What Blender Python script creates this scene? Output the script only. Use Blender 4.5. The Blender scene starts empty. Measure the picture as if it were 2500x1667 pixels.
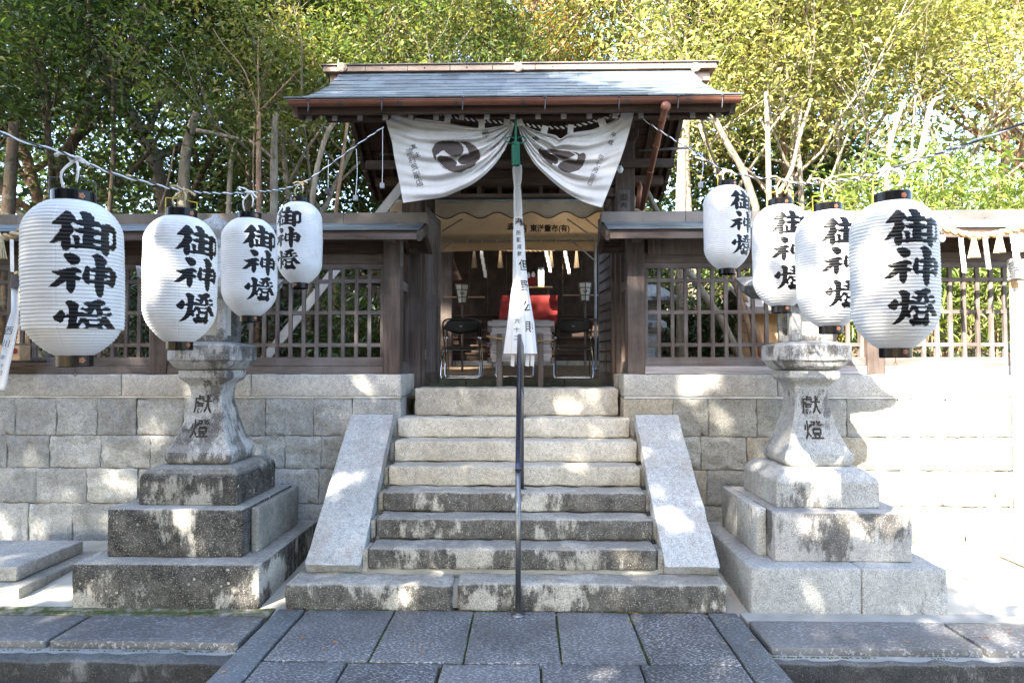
import bpy, bmesh, math, random
import numpy as np
from mathutils import Vector, Matrix, noise, Euler
random.seed(7)
PI = math.pi
S = bpy.context.scene
COL = S.collection

# ------------------------------------------------------------------ camera, sky, sun, exposure
F, CXC, CZ, YAW, HOR, VPX = 1600.0, 0.13, 1.929, math.atan(35 / 1600), 885.0, 1285.0
TILT = math.atan((HOR - 833.5) / F)
cam = bpy.data.cameras.new('camera')
cam.lens = 36 * F / 2500
cam.clip_start, cam.clip_end = 0.05, 400
camo = bpy.data.objects.new('camera', cam)
COL.objects.link(camo)
camo.location = (CXC, 0, CZ)
camo.rotation_euler = (PI / 2 + TILT, 0, YAW)
S.camera = camo

SUN_AZ, SUN_EL = math.radians(32), math.radians(38)      # light travels towards +X+Y, from behind the camera's left
sun = bpy.data.lights.new('sun', 'SUN')
sun.energy, sun.angle, sun.color = 5.0, math.radians(0.53), (1, 0.93, 0.82)
suno = bpy.data.objects.new('sun', sun)
COL.objects.link(suno)
SD = Vector((math.sin(SUN_AZ) * math.cos(SUN_EL), math.cos(SUN_AZ) * math.cos(SUN_EL), -math.sin(SUN_EL)))
suno.rotation_euler = SD.to_track_quat('-Z', 'Y').to_euler()
W = bpy.data.worlds.new('World')
S.world = W
W.use_nodes = True
wn = W.node_tree
bg = wn.nodes['Background']
sky = wn.nodes.new('ShaderNodeTexSky')
sky.sky_type = 'NISHITA'
sky.sun_disc = False
sky.sun_elevation = SUN_EL
sky.sun_rotation = math.atan2(-SD.x, -SD.y)
sky.air_density, sky.dust_density = 1.0, 1.5
wn.links.new(sky.outputs[0], bg.inputs[0])
bg.inputs[1].default_value = 0.15
V = S.view_settings
V.view_transform, V.look, V.exposure, V.gamma = 'Standard', 'None', 3.0, 1.0
V.use_curve_mapping = False

_R = Euler(camo.rotation_euler).to_matrix()


def P(px, py, Y):
    """photo pixel (2500 wide) on the vertical plane y = Y -> world point"""
    d = _R @ Vector(((px - 1250) / F, (833.5 - py) / F, -1))
    t = Y / d.y
    return Vector((CXC + d.x * t, Y, CZ + d.z * t))


def Z(py, Y, px=1250):
    return P(px, py, Y).z


def X(px, Y, py=885):
    return P(px, py, Y).x


# ------------------------------------------------------------------ object helpers
def link(name, me, parent=None, m=None):
    o = bpy.data.objects.new(name, me)
    COL.objects.link(o)
    if parent is not None:
        o.parent = parent
    if m is not None and me is not None and not me.materials:
        me.materials.append(m)
    return o


def tag(o, label=None, cat=None, group=None, kind=None):
    if label: o['label'] = label
    if cat: o['category'] = cat
    if group: o['group'] = group
    if kind: o['kind'] = kind
    return o


def thing(name, label, cat, loc=(0, 0, 0), rz=0, group=None):
    o = bpy.data.objects.new(name, None)
    COL.objects.link(o)
    o.location = loc
    o.rotation_euler = (0, 0, rz)
    return tag(o, label, cat, group)


def struct(o):
    o['kind'] = 'structure'
    return o


KIDS = {}


def copy_tree(o, parent=None):
    c = o.copy()
    COL.objects.link(c)
    c.parent = parent
    for ch in o.children:
        copy_tree(ch, c)
    return c


class MB:
    """collects shapes, then links them as ONE mesh object"""

    def __init__(s):
        s.v, s.f, s.m, s.mi = [], [], [], 0

    def add(s, vs, fs):
        n = len(s.v)
        s.v += [tuple(v) for v in vs]
        for f in fs:
            s.f.append([i + n for i in f])
            s.m.append(s.mi)
        return s

    def box(s, c, d, rot=None):
        c = Vector(c)
        h = [x / 2 for x in d]
        vs = []
        for sx in (-1, 1):
            for sy in (-1, 1):
                for sz in (-1, 1):
                    p = Vector((sx * h[0], sy * h[1], sz * h[2]))
                    if rot is not None: p = rot @ p
                    vs.append(c + p)
        return s.add(vs, [(0, 1, 3, 2), (4, 6, 7, 5), (0, 4, 5, 1), (2, 3, 7, 6), (0, 2, 6, 4), (1, 5, 7, 3)])

    def bb(s, a, b):
        a, b = Vector(a), Vector(b)
        return s.box((a + b) / 2, [abs(x) for x in (b - a)])

    def beam(s, a, b, w, h, up=(0, 0, 1)):
        a, b = Vector(a), Vector(b)
        d = (b - a)
        L = d.length
        y = d.normalized()
        x = y.cross(Vector(up)).normalized()
        z = x.cross(y)
        R = Matrix((x, y, z)).transposed()
        return s.box((a + b) / 2, (w, L, h), R)

    def tube(s, pts, r, n=8, cap=True):
        pts = [Vector(p) for p in pts]
        rs = r if isinstance(r, (list, tuple)) else [r] * len(pts)
        vs, fs = [], []
        t0 = (pts[1] - pts[0]).normalized()
        nx = t0.orthogonal().normalized()
        for i, p in enumerate(pts):
            t = (pts[min(i + 1, len(pts) - 1)] - pts[max(i - 1, 0)]).normalized()
            nx = (nx - t * nx.dot(t))
            nx = nx.normalized() if nx.length > 1e-6 else t.orthogonal().normalized()
            ny = t.cross(nx)
            for k in range(n):
                a = 2 * PI * k / n
                vs.append(p + (nx * math.cos(a) + ny * math.sin(a)) * rs[i])
        for i in range(len(pts) - 1):
            for k in range(n):
                k2 = (k + 1) % n
                fs.append((i * n + k, i * n + k2, (i + 1) * n + k2, (i + 1) * n + k))
        if cap:
            fs.append(tuple(reversed(range(n))))
            fs.append(tuple(range((len(pts) - 1) * n, len(pts) * n)))
        return s.add(vs, fs)

    def lathe(s, prof, n=24, c=(0, 0, 0), M=None):
        c = Vector(c)
        vs, fs = [], []
        for r, z in prof:
            for k in range(n):
                a = 2 * PI * k / n
                p = Vector((r * math.cos(a), r * math.sin(a), z))
                vs.append((M @ p if M is not None else p) + c)
        for i in range(len(prof) - 1):
            for k in range(n):
                k2 = (k + 1) % n
                fs.append((i * n + k, i * n + k2, (i + 1) * n + k2, (i + 1) * n + k))
        return s.add(vs, fs)

    def poly(s, pts, thick=None):
        n = len(pts)
        if not thick: return s.add(pts, [tuple(range(n))])
        t = Vector(thick)
        vs = [Vector(p) for p in pts] + [Vector(p) + t for p in pts]
        fs = [tuple(range(n)), tuple(reversed(range(n, 2 * n)))] + [(i, (i + 1) % n, n + (i + 1) % n, n + i) for i in range(n)]
        return s.add(vs, fs)

    def build(s, name, m, parent=None, smooth=False, mats=None, bevel=0, fix=True):
        me = bpy.data.meshes.new(name)
        me.from_pydata(s.v, [], s.f)
        for k in (mats or [m]): me.materials.append(k)
        if any(s.m): me.polygons.foreach_set('material_index', s.m)
        if fix or bevel:
            bm = bmesh.new()
            bm.from_mesh(me)
            if bevel:
                bmesh.ops.remove_doubles(bm, verts=bm.verts, dist=1e-5)
                bmesh.ops.bevel(bm, geom=list(bm.edges), offset=bevel, segments=1, affect='EDGES', profile=0.7)
            if fix: bmesh.ops.recalc_face_normals(bm, faces=bm.faces)
            bm.to_mesh(me)
            bm.free()
        if smooth: me.polygons.foreach_set('use_smooth', [True] * len(me.polygons))
        me.update()
        return link(name, me, parent)


def lines(h, r, cell):
    a = [-h, -h + r * .3, -h + r]
    n = max(1, int(round((2 * h - 2 * r) / cell)))
    a += [-h + r + (2 * h - 2 * r) * i / n for i in range(1, n)]
    a += [h - r, h - r * .3, h]
    return a


def rough_mesh(name, sx, sy, sz, r, amp, cell=.08, freq=6, seed=0, front=0.0, amp2=0, freq2=25):
    """box with rounded edges and a hewn surface, centred on x,y, standing on z = 0"""
    hx, hy, hz = sx / 2, sy / 2, sz / 2
    L = [lines(hx, r, cell), lines(hy, r, cell), lines(hz, r, cell)]
    vid, vs, fs = {}, [], []

    def vert(p):
        k = (round(p[0], 5), round(p[1], 5), round(p[2], 5))
        if k in vid: return vid[k]
        q = Vector(p)
        c = Vector((max(-hx + r, min(hx - r, q.x)), max(-hy + r, min(hy - r, q.y)), max(-hz + r, min(hz - r, q.z))))
        d = q - c
        if d.length > 1e-9:
            nrm = d.normalized()
            q = c + nrm * r
        else:
            nrm = Vector((0, 0, 1))
        o = Vector((seed * 7.3, seed * 3.1, seed * 5.7))
        a = noise.noise(q * freq + o) * amp
        if amp2: a += noise.noise(q * freq2 + o) * amp2
        if front and nrm.y < -.5:
            a += front * (noise.noise(q * 9 + o) * .9 + .25) * min(1, (hx - abs(q.x)) / .03) * min(1, (hz - abs(q.z)) / .03)
        q = q + nrm * a
        vid[k] = len(vs)
        vs.append((q.x, q.y, q.z + hz))
        return vid[k]

    for ax in range(3):
        u, w = [(1, 2), (2, 0), (0, 1)][ax]
        for sgn in (-1, 1):
            fix = L[ax][0] if sgn < 0 else L[ax][-1]
            for i in range(len(L[u]) - 1):
                for j in range(len(L[w]) - 1):
                    q = []
                    for a, b in ((i, j), (i + 1, j), (i + 1, j + 1), (i, j + 1)):
                        p = [0, 0, 0]
                        p[ax], p[u], p[w] = fix, L[u][a], L[w][b]
                        q.append(vert(p))
                    if sgn < 0: q.reverse()
                    fs.append(q)
    me = bpy.data.meshes.new(name)
    me.from_pydata(vs, [], fs)
    me.polygons.foreach_set('use_smooth', [True] * len(fs))
    return me


def rough(name, a, b, r, amp, m, parent=None, **k):
    """a, b = opposite corners"""
    a, b = Vector(a), Vector(b)
    me = rough_mesh(name, abs(b.x - a.x), abs(b.y - a.y), abs(b.z - a.z), r, amp, **k)
    o = link(name, me, parent, m)
    o.location = ((a.x + b.x) / 2, (a.y + b.y) / 2, min(a.z, b.z))
    return o


# ------------------------------------------------------------------ materials
class M:
    def __init__(s, name, rough=.6, metal=0, spec=.4):
        s.mat = bpy.data.materials.new(name)
        s.mat.use_nodes = True
        s.nt = s.mat.node_tree
        s.b = s.nt.nodes['Principled BSDF']
        s.b.inputs['Roughness'].default_value = rough
        s.b.inputs['Metallic'].default_value = metal
        s.b.inputs['Specular IOR Level'].default_value = spec
        s.geo = s.nt.nodes.new('ShaderNodeNewGeometry')
        s._oi = None

    def n(s, t, **k):
        x = s.nt.nodes.new('ShaderNode' + t)
        for a, b in k.items(): setattr(x, a, b)
        return x

    def l(s, a, b):
        s.nt.links.new(a, b)

    def pos(s, sc=(1, 1, 1), rot=(0, 0, 0)):
        mp = s.n('Mapping')
        mp.inputs['Scale'].default_value = sc
        mp.inputs['Rotation'].default_value = rot
        s.l(s.geo.outputs['Position'], mp.inputs['Vector'])
        return mp.outputs[0]

    def noise(s, scale, detail=4, rough=.55, vec=None, dist=0):
        x = s.n('TexNoise')
        x.inputs['Scale'].default_value = scale
        x.inputs['Detail'].default_value = detail
        x.inputs['Roughness'].default_value = rough
        x.inputs['Distortion'].default_value = dist
        s.l(vec if vec is not None else s.geo.outputs['Position'], x.inputs['Vector'])
        return x.outputs['Fac']

    def ramp(s, fac, *stops, const=False):
        r = s.n('ValToRGB')
        if const: r.color_ramp.interpolation = 'CONSTANT'
        e = r.color_ramp.elements
        while len(e) < len(stops): e.new(0.5)
        for el, (p, c) in zip(e, stops):
            el.position = p
            el.color = (*(c if isinstance(c, (tuple, list)) else (c, c, c)), 1)
        s.l(fac, r.inputs[0])
        return r.outputs[0]

    def mix(s, f, a, b, mode='MIX'):
        x = s.n('Mix', data_type='RGBA', blend_type=mode)
        for i, q in ((0, f), (6, a), (7, b)):
            if isinstance(q, (int, float)): x.inputs[i].default_value = q if i == 0 else (q, q, q, 1)
            elif isinstance(q, (tuple, list)): x.inputs[i].default_value = (*q, 1)
            else: s.l(q, x.inputs[i])
        return x.outputs[2]

    def math(s, op, a, b=0.0):
        x = s.n('Math', operation=op)
        for i, q in ((0, a), (1, b)):
            if isinstance(q, (int, float)): x.inputs[i].default_value = q
            else: s.l(q, x.inputs[i])
        return x.outputs[0]

    def rand(s):
        if s._oi is None: s._oi = s.n('ObjectInfo')
        return s._oi.outputs['Random']

    def col(s, c):
        if isinstance(c, (tuple, list)): s.b.inputs['Base Color'].default_value = (*c, 1)
        else: s.l(c, s.b.inputs['Base Color'])
        return s

    def bump(s, h, strength=.5, dist=.01):
        x = s.n('Bump')
        x.inputs['Strength'].default_value = strength
        x.inputs['Distance'].default_value = dist
        s.l(h, x.inputs['Height'])
        s.l(x.outputs[0], s.b.inputs['Normal'])
        return s


def stone(name, c1, c2, stain=0, stain_col=(.045, .042, .04), ochre=.25, bump=.6, spk=.35, cov=.52, lichen=0, rough=.85, top_clean=True):
    m = M(name, rough, spec=.2)
    c = m.ramp(m.noise(2.2, 5), (.3, c1), (.7, c2))
    c = m.mix(m.math('MULTIPLY', m.math('GREATER_THAN', m.rand(), .78), ochre), c, (.34, .25, .13))
    v = m.ramp(m.rand(), (0, .82), (1, 1.12))
    c = m.mix(1, c, v, 'MULTIPLY')
    sp = m.noise(140, 3, .75)
    c = m.mix(1, c, m.ramp(m.noise(24, 5, .75), (.32, .74), (.5, 1.0), (.7, 1.2)), 'MULTIPLY')
    c = m.mix(1, c, m.ramp(sp, (.36, 1 - spk * 1.5), (.5, 1.0), (.66, 1 + spk * .9)), 'MULTIPLY')
    c = m.mix(m.ramp(m.noise(90, 1), (.66, 0), (.70, .6)), c, (.09, .085, .08))
    if stain:
        big = m.noise(1.7, 3, .6)
        drip = m.noise(9, 5, .75, m.pos((1, 1, .35)))
        fine = m.noise(48, 4, .8)
        f = m.math('ADD', m.math('MULTIPLY', big, .6), m.math('MULTIPLY', drip, .4))
        f = m.ramp(f, (cov - .07, 0), (cov + .06, 1))
        f = m.math('ADD', m.math('MULTIPLY', f, .60), m.math('MULTIPLY', fine, .6))
        f = m.ramp(f, (.44, 0), (.66, 1))
        f = m.math('MULTIPLY', f, m.ramp(m.noise(115, 2, .6), (.60, 1), (.66, .2)))
        f = m.math('MULTIPLY', f, m.ramp(m.noise(11, 3, .6), (.3, 1), (.75, .72)))
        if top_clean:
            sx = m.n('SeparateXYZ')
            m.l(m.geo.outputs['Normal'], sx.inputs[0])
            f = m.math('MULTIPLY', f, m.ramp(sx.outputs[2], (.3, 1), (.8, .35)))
        f = m.math('MULTIPLY', f, stain)
        c = m.mix(f, c, stain_col)
    if lichen:
        vo = m.n('TexVoronoi')
        vo.inputs['Scale'].default_value = 14
        m.l(m.geo.outputs['Position'], vo.inputs['Vector'])
        w = m.math('ADD', vo.outputs['Distance'], m.math('MULTIPLY', m.noise(60, 3), .35))
        f = m.math('MULTIPLY', m.ramp(w, (.30, 1), (.36, 0)), m.ramp(m.noise(1.3, 2), (.45, 0), (.6, lichen)))
        c = m.mix(f, c, (.45, .44, .40))
    m.col(c)
    m.bump(m.math('ADD', m.noise(26, 8, .75), m.math('MULTIPLY', sp, .5)), bump, .022)
    return m.mat


G1, G2 = (.34, .32, .28), (.47, .445, .395)
ST_WALL = stone('granite_wall', (.27, .265, .24), (.40, .385, .34), .25, (.09, .085, .075), .35, .9, cov=.55)
ST_WALLG = stone('granite_wall_grey', (.345, .35, .34), (.47, .47, .45), .25, (.09, .085, .075), 0, .9, cov=.55)
ST_CAP = stone('granite_cap', (.36, .345, .315), (.48, .46, .42), .2, (.12, .11, .1), .05, .45, cov=.56)
ST_STEP = stone('granite_step', (.43, .39, .32), (.57, .53, .455), .25, (.13, .11, .09), 0, .7, cov=.55)
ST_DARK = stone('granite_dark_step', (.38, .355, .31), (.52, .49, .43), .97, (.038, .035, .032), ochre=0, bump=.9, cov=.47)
ST_CHEEK = stone('granite_cheek', (.33, .34, .34), (.43, .44, .44), .55, (.22, .14, .08), 0, .35, cov=.55)
ST_LAN_D = stone('granite_lantern_black', (.30, .285, .25), (.44, .42, .38), 1, (.022, .020, .019), 0, .7, cov=.46, lichen=.8)
ST_LAN_M = stone('granite_lantern_mottled', (.33, .325, .31), (.44, .43, .41), .95, (.055, .05, .046), 0, .6, cov=.52)
ST_LAN_L = stone('granite_lantern_pale', (.30, .30, .29), (.39, .39, .37), .9, (.05, .047, .045), 0, .5, cov=.6)
ST_GREEN = stone('mossy_stone', (.10, .11, .07), (.19, .19, .13), .6, (.05, .05, .04), 0, .6, cov=.5, top_clean=False)


def slab_mat(name, dark, light, dens):
    m = M(name, .55, spec=.4)
    c = m.mix(m.noise(1.6, 5), dark, tuple(x * 1.7 for x in dark))
    c = m.mix(1, c, m.ramp(m.rand(), (0, .75), (1, 1.3)), 'MULTIPLY')
    v = m.pos((1, 2.4, 1), (0, 0, .5))
    s1 = m.noise(42, 2.5, .65, v)
    f = m.ramp(s1, (dens, 0), (dens + .035, 1))
    f = m.math('MULTIPLY', f, m.ramp(m.noise(2.5, 4), (.3, .35), (.65, 1)))
    c = m.mix(f, c, light)
    c = m.mix(1, c, m.ramp(m.noise(.9, 4, .6), (.35, .62), (.65, 1.12)), 'MULTIPLY')
    c = m.mix(m.ramp(m.noise(5, 6, .7), (.6, 0), (.72, .45)), c, (.16, .15, .13))
    m.col(c)
    m.bump(m.math('ADD', s1, m.noise(12, 4)), .45, .006)
    return m.mat


SLAB = slab_mat('chiselled_slab', (.068, .066, .065), (.42, .42, .42), .545)
STRIP = slab_mat('border_slab', (.075, .08, .082), (.34, .35, .35), .57)
KERB = slab_mat('kerb_slab', (.075, .073, .072), (.33, .33, .33), .56)


def plain(name, c1, c2, scale=3, rough=.8, bump=.3, spec=.3, metal=0, bs=40):
    m = M(name, rough, metal, spec)
    m.col(m.ramp(m.noise(scale, 6), (.3, c1), (.7, c2)))
    if bump: m.bump(m.noise(bs, 5), bump, .01)
    return m.mat


def wood(name, c1, c2, axis, bump=.5, rough=.75, pale=0, palec=(.30, .28, .27)):
    """grain stretched along the beam's own direction"""
    sc = [22, 22, 22]
    sc['xyz'.index(axis)] = 1.3
    m = M(name, rough, spec=.25)
    v = m.pos(tuple(sc))
    g = m.noise(1.0, 6, .6, v, .6)
    g2 = m.noise(4.0, 3, .6, v)
    c = m.ramp(m.math('ADD', m.math('MULTIPLY', g, .7), m.math('MULTIPLY', g2, .3)), (.35, c1), (.62, c2))
    c = m.mix(1, c, m.ramp(m.rand(), (0, .8), (1, 1.2)), 'MULTIPLY')
    if pale: c = m.mix(m.ramp(m.noise(1.8, 5, .6), (.45, 0), (.65, pale)), c, palec)
    m.col(c)
    m.bump(g, bump, .006)
    return m.mat


WD = {a: wood('dark_wood_' + a, (.028, .017, .012), (.075, .045, .032), a) for a in 'xyz'}
WR = {a: wood('red_brown_wood_' + a, (.038, .027, .022), (.098, .070, .056), a, pale=.5, palec=(.15, .125, .11)) for a in 'xyz'}
WG = {a: wood('grey_brown_wood_' + a, (.055, .043, .037), (.135, .108, .096), a, pale=.6, palec=(.19, .175, .17)) for a in 'xyz'}
WB = {a: wood('bleached_wood_' + a, (.17, .155, .15), (.34, .315, .31), a) for a in 'xyz'}
WL = {a: wood('light_wood_' + a, (.35, .2, .1), (.5, .33, .19), a, bump=.2) for a in 'xyz'}
COPPER_RIDGE = plain('weathered_copper', (.24, .165, .12), (.36, .26, .19), 2.5, .38, .08, metal=.55, bs=6)
COPPER_DARK = plain('fence_ridge_copper', (.10, .09, .08), (.19, .16, .14), 2.5, .45, .08, metal=.5, bs=6)
EMBLEM_METAL = plain('polished_copper', (.42, .29, .20), (.52, .36, .25), 9, .35, .1, metal=.7)
GUTTER = plain('gutter_copper', (.16, .065, .04), (.23, .10, .065), 4, .42, .05, metal=.5, bs=8)
m = M('copper_roof_sheet', .42, .35, .5)
c = m.ramp(m.noise(3, 5), (.35, (.12, .145, .165)), (.65, (.20, .235, .25)))  # blue-grey sheet colour, with the blue of reflected sky tinted in
c = m.mix(1, c, m.ramp(m.rand(), (0, .75), (1, 1.25)), 'MULTIPLY')
m.col(m.mix(m.ramp(m.noise(8, 5), (.62, 0), (.7, .35)), c, (.35, .45, .42)))
m.bump(m.noise(9, 3), .25, .01)
ROOF = m.mat
CHROME = plain('chrome_tube', (.6, .6, .6), (.7, .7, .7), 3, .15, 0, metal=1)
STEEL = plain('brushed_steel', (.13, .13, .135), (.21, .21, .215), 9, .36, .05, metal=.95, bs=150)
RAILBLUE = plain('dark_steel_rail', (.05, .055, .085), (.075, .08, .12), 4, .22, 0, metal=.7)
BLACKV = plain('black_vinyl', (.012, .012, .012), (.022, .021, .02), 4, .3, .1)
LACQ = plain('black_lacquer', (.003, .003, .0035), (.005, .005, .006), 4, .22, 0, spec=.2)
ROSE = plain('rosette_copper', (.30, .11, .06), (.42, .2, .12), 20, .35, 0, metal=.7)
INK = plain('black_ink', (.002, .002, .0025), (.004, .004, .005), 60, .34, 0, spec=.22)
INKCLOTH = plain('ink_on_cloth', (.02, .02, .02), (.05, .045, .04), 30, .9, 0)
INKGREY = plain('faded_ink_on_cloth', (.16, .15, .15), (.22, .21, .21), 30, .9, 0)
MONB = plain('brown_print', (.06, .045, .04), (.085, .068, .062), 3, .9, .1, bs=300)
ROPEW = plain('white_cord', (.60, .58, .54), (.78, .77, .73), 30, .9, .5, bs=200)
ROPEB = plain('black_cord', (.015, .015, .02), (.03, .03, .035), 30, .8, .3)
WIREW = plain('white_cable', (.55, .56, .57), (.72, .73, .74), 10, .5, .2)
WIREK = plain('dark_cable', (.03, .03, .032), (.08, .08, .085), 10, .5, .2)
YELLOW = plain('yellow_wire', (.45, .33, .02), (.6, .45, .04), 10, .4, 0)
STRAW = plain('straw_rope', (.32, .20, .09), (.52, .36, .18), 30, .9, .7, bs=160)
STRAWP = plain('pale_straw', (.45, .34, .19), (.62, .50, .31), 40, .9, .7, bs=160)
TEAL = plain('green_silk', (.005, .075, .045), (.012, .13, .08), 40, .5, .5, bs=200)
CONC = plain('pale_concrete', (.30, .28, .235), (.46, .435, .37), 2.5, .9, .5, bs=60)
MORTAR = plain('grey_mortar', (.20, .195, .18), (.33, .32, .29), 3, .9, .5, bs=50)
ASPHALT = plain('asphalt', (.03, .03, .03), (.07, .07, .068), 60, .9, .8, bs=120)
MOSS = plain('mossy_soil', (.02, .03, .008), (.09, .085, .04), 9, .95, .9, bs=60)
SOIL = plain('leaf_litter', (.05, .035, .02), (.17, .115, .065), 12, .95, .9, bs=30)
REDC = plain('red_cloth', (.13, .010, .008), (.19, .018, .014), 4, .85, .2, bs=12)
WPAINT = plain('white_painted_steel', (.45, .46, .47), (.62, .63, .63), 5, .4, .05)
PIPEG = plain('grey_painted_pipe', (.22, .25, .27), (.32, .35, .37), 9, .45, .1)
GREYP = plain('grey_plastic', (.22, .22, .22), (.3, .3, .3), 9, .5, 0)
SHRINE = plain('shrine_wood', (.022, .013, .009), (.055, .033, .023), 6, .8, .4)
BARK = {}
for k, a, b in (('grey', (.10, .085, .065), (.24, .20, .155)), ('pale', (.15, .12, .09), (.28, .235, .18)), ('dark', (.045, .032, .022), (.11, .08, .055)), ('brown', (.13, .08, .05), (.27, .175, .115))):
    m = M('bark_' + k, .9, spec=.15)
    v = m.pos((1, 1, .35))
    m.col(m.mix(m.ramp(m.noise(5, 4), (.55, 0), (.68, .4)), m.ramp(m.noise(14, 6, .65, v), (.35, a), (.65, b)), (.25, .27, .20)))
    m.bump(m.noise(22, 6, .7, v), .9, .02)
    BARK[k] = m.mat


def sheet_mat(name, c1, c2, trans, scale=3, grime=0, rough=.8):
    """thin cloth or paper that lets some light through"""
    m = M(name, rough, spec=.25)
    c = m.ramp(m.noise(scale, 5), (.3, c1), (.7, c2))
    if grime: c = m.mix(m.ramp(m.noise(7, 6, .7), (.52, 0), (.7, grime)), c, (.33, .25, .15))
    m.col(c)
    m.bump(m.noise(260, 2), .12, .003)
    t = m.n('BsdfTranslucent')
    m.l(c, t.inputs[0])
    x = m.n('MixShader')
    x.inputs[0].default_value = trans
    m.l(m.b.outputs[0], x.inputs[1])
    m.l(t.outputs[0], x.inputs[2])
    m.l(x.outputs[0], m.nt.nodes['Material Output'].inputs[0])
    return m.mat


CLOTH = sheet_mat('white_cotton', (.58, .56, .54), (.74, .73, .71), .25, 2, .25)
CLOTHW = sheet_mat('white_bell_cloth', (.76, .76, .76), (.85, .85, .85), .2, 3, .1)
PAPER = sheet_mat('lantern_paper', (.66, .66, .67), (.77, .77, .76), .25, 4, .22, .6)
SHIDEG = sheet_mat('shaded_folded_paper', (.30, .29, .26), (.38, .37, .33), .1)  # darker copy of the folded paper, the hall's shade put into its colour
STRAWD = plain('shaded_straw', (.10, .07, .04), (.20, .14, .08), 30, .9, .7, bs=160)  # straw toned down in colour to look shaded inside the hall
SHIDEP = sheet_mat('folded_paper', (.74, .74, .72), (.82, .82, .80), .2)
TENTC = sheet_mat('tent_canvas', (.58, .47, .34), (.70, .59, .45), .45, 1.5, .3)
SHADEP = sheet_mat('lamp_paper', (.55, .53, .46), (.66, .64, .57), .3)


def leaf_mat(name, cols, trans=.42, rough=.42):
    m = M(name, rough, spec=.45)
    at = m.n('Attribute', attribute_name='tone')
    st = [(i / (len(cols) - 1), c) for i, c in enumerate(cols)]
    c = m.ramp(at.outputs['Fac'], *st)
    m.col(c)
    t = m.n('BsdfTranslucent')
    m.l(m.mix(1, c, (1.5, 1.55, .8), 'MULTIPLY'), t.inputs[0])
    x = m.n('MixShader')
    x.inputs[0].default_value = trans
    m.l(m.b.outputs[0], x.inputs[1])
    m.l(t.outputs[0], x.inputs[2])
    m.l(x.outputs[0], m.nt.nodes['Material Output'].inputs[0])
    return m.mat


LF = {
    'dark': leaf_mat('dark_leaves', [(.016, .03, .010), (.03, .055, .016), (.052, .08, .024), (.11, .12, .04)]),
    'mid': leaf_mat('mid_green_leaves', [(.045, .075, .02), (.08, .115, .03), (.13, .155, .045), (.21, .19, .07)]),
    'olive': leaf_mat('olive_leaves', [(.07, .09, .028), (.135, .145, .045), (.22, .20, .075), (.33, .22, .11)]),
    'yellow': leaf_mat('yellow_green_leaves', [(.13, .16, .05), (.25, .255, .095), (.37, .34, .15), (.47, .31, .16)]),
    'bright': leaf_mat('bright_green_leaves', [(.08, .13, .03), (.14, .195, .045), (.22, .265, .07), (.32, .30, .10)]),
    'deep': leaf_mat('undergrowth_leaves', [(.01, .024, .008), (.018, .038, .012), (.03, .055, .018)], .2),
    'cedar': leaf_mat('cedar_sprays', [(.09, .12, .03), (.22, .19, .06), (.34, .20, .08), (.42, .17, .08)]),
}

# ------------------------------------------------------------------ text helper
TXT = {}


def text_mesh(body, bold=.02):
    if (body, bold) in TXT: return TXT[(body, bold)]
    c = bpy.data.curves.new('t', 'FONT')
    c.body, c.size, c.offset, c.resolution_u = body, 1, bold, 2
    o = bpy.data.objects.new('t', c)
    COL.objects.link(o)
    bpy.context.view_layer.update()
    me = bpy.data.meshes.new_from_object(o.evaluated_get(bpy.context.evaluated_depsgraph_get()))
    bm = bmesh.new()
    bm.from_mesh(me)
    for ax in (0, 1):
        for k in range(-2, 60 if ax == 0 else 12):
            co = Vector((0, 0, 0))
            co[ax] = k * .1
            no = Vector((0, 0, 0))
            no[ax] = 1
            bmesh.ops.bisect_plane(bm, geom=bm.verts[:] + bm.edges[:] + bm.faces[:], plane_co=co, plane_no=no)
    r = ([tuple(v.co) for v in bm.verts], [[v.index for v in f.verts] for f in bm.faces])
    bm.verts.index_update()
    r = ([tuple(v.co) for v in bm.verts], [[v.index for v in f.verts] for f in bm.faces])
    bm.free()
    bpy.data.objects.remove(o)
    TXT[(body, bold)] = r
    return r


def put_text(mb, body, fn, bold=.02):
    """fn maps glyph coordinates (x right, y up, 1 = em) to a world point"""
    vs, fs = text_mesh(body, bold)
    mb.add([fn(x, y) for x, y, _ in vs], fs)


def vtext(mb, body, fn, bold=.02, pitch=1.05):
    """vertical writing, first glyph on top"""
    for i, ch in enumerate(body):
        put_text(mb, ch, lambda x, y, i=i: fn(x - .5, y - .38 - i * pitch), bold)


# ================================================================== GROUND
XL, XR = X(751, 5.17, 1482), X(1722, 5.17, 1482)           # inner edges of the border strips
XLo, XRo = X(680, 5.17, 1482), X(1797, 5.17, 1482)
YS = 5.165
g = MB()
g.add([(-40, -30, -.15), (40, -30, -.15), (40, 4.6, -.15), (-40, 4.6, -.15)], [(0, 1, 2, 3)])
struct(g.build('ground', ASPHALT))
# terrain behind the wall: precinct floor, then the wooded hillside
tx = [-60 + 2.5 * i for i in range(49)]
ty = [6.95, 8.6, 10, 11.5, 13, 15, 17.5, 20, 24, 28, 34, 42, 60]
tz = [1.55, 1.6, 1.72, 1.83, 1.9, 2.1, 2.6, 3.4, 4.8, 6.2, 8, 10, 13]
vs, fs = [], []
for j, y in enumerate(ty):
    for i, x in enumerate(tx):
        vs.append((x, y, tz[j] + (noise.noise(Vector((x * .2, y * .2, 3))) * .5 * min(1, max(0, y - 11) / 6))))
for j in range(len(ty) - 1):
    for i in range(len(tx) - 1):
        a = j * len(tx) + i
        fs.append((a, a + 1, a + len(tx) + 1, a + len(tx)))
struct(MB().add(vs, fs).build('hillside', SOIL, smooth=True))
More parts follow.
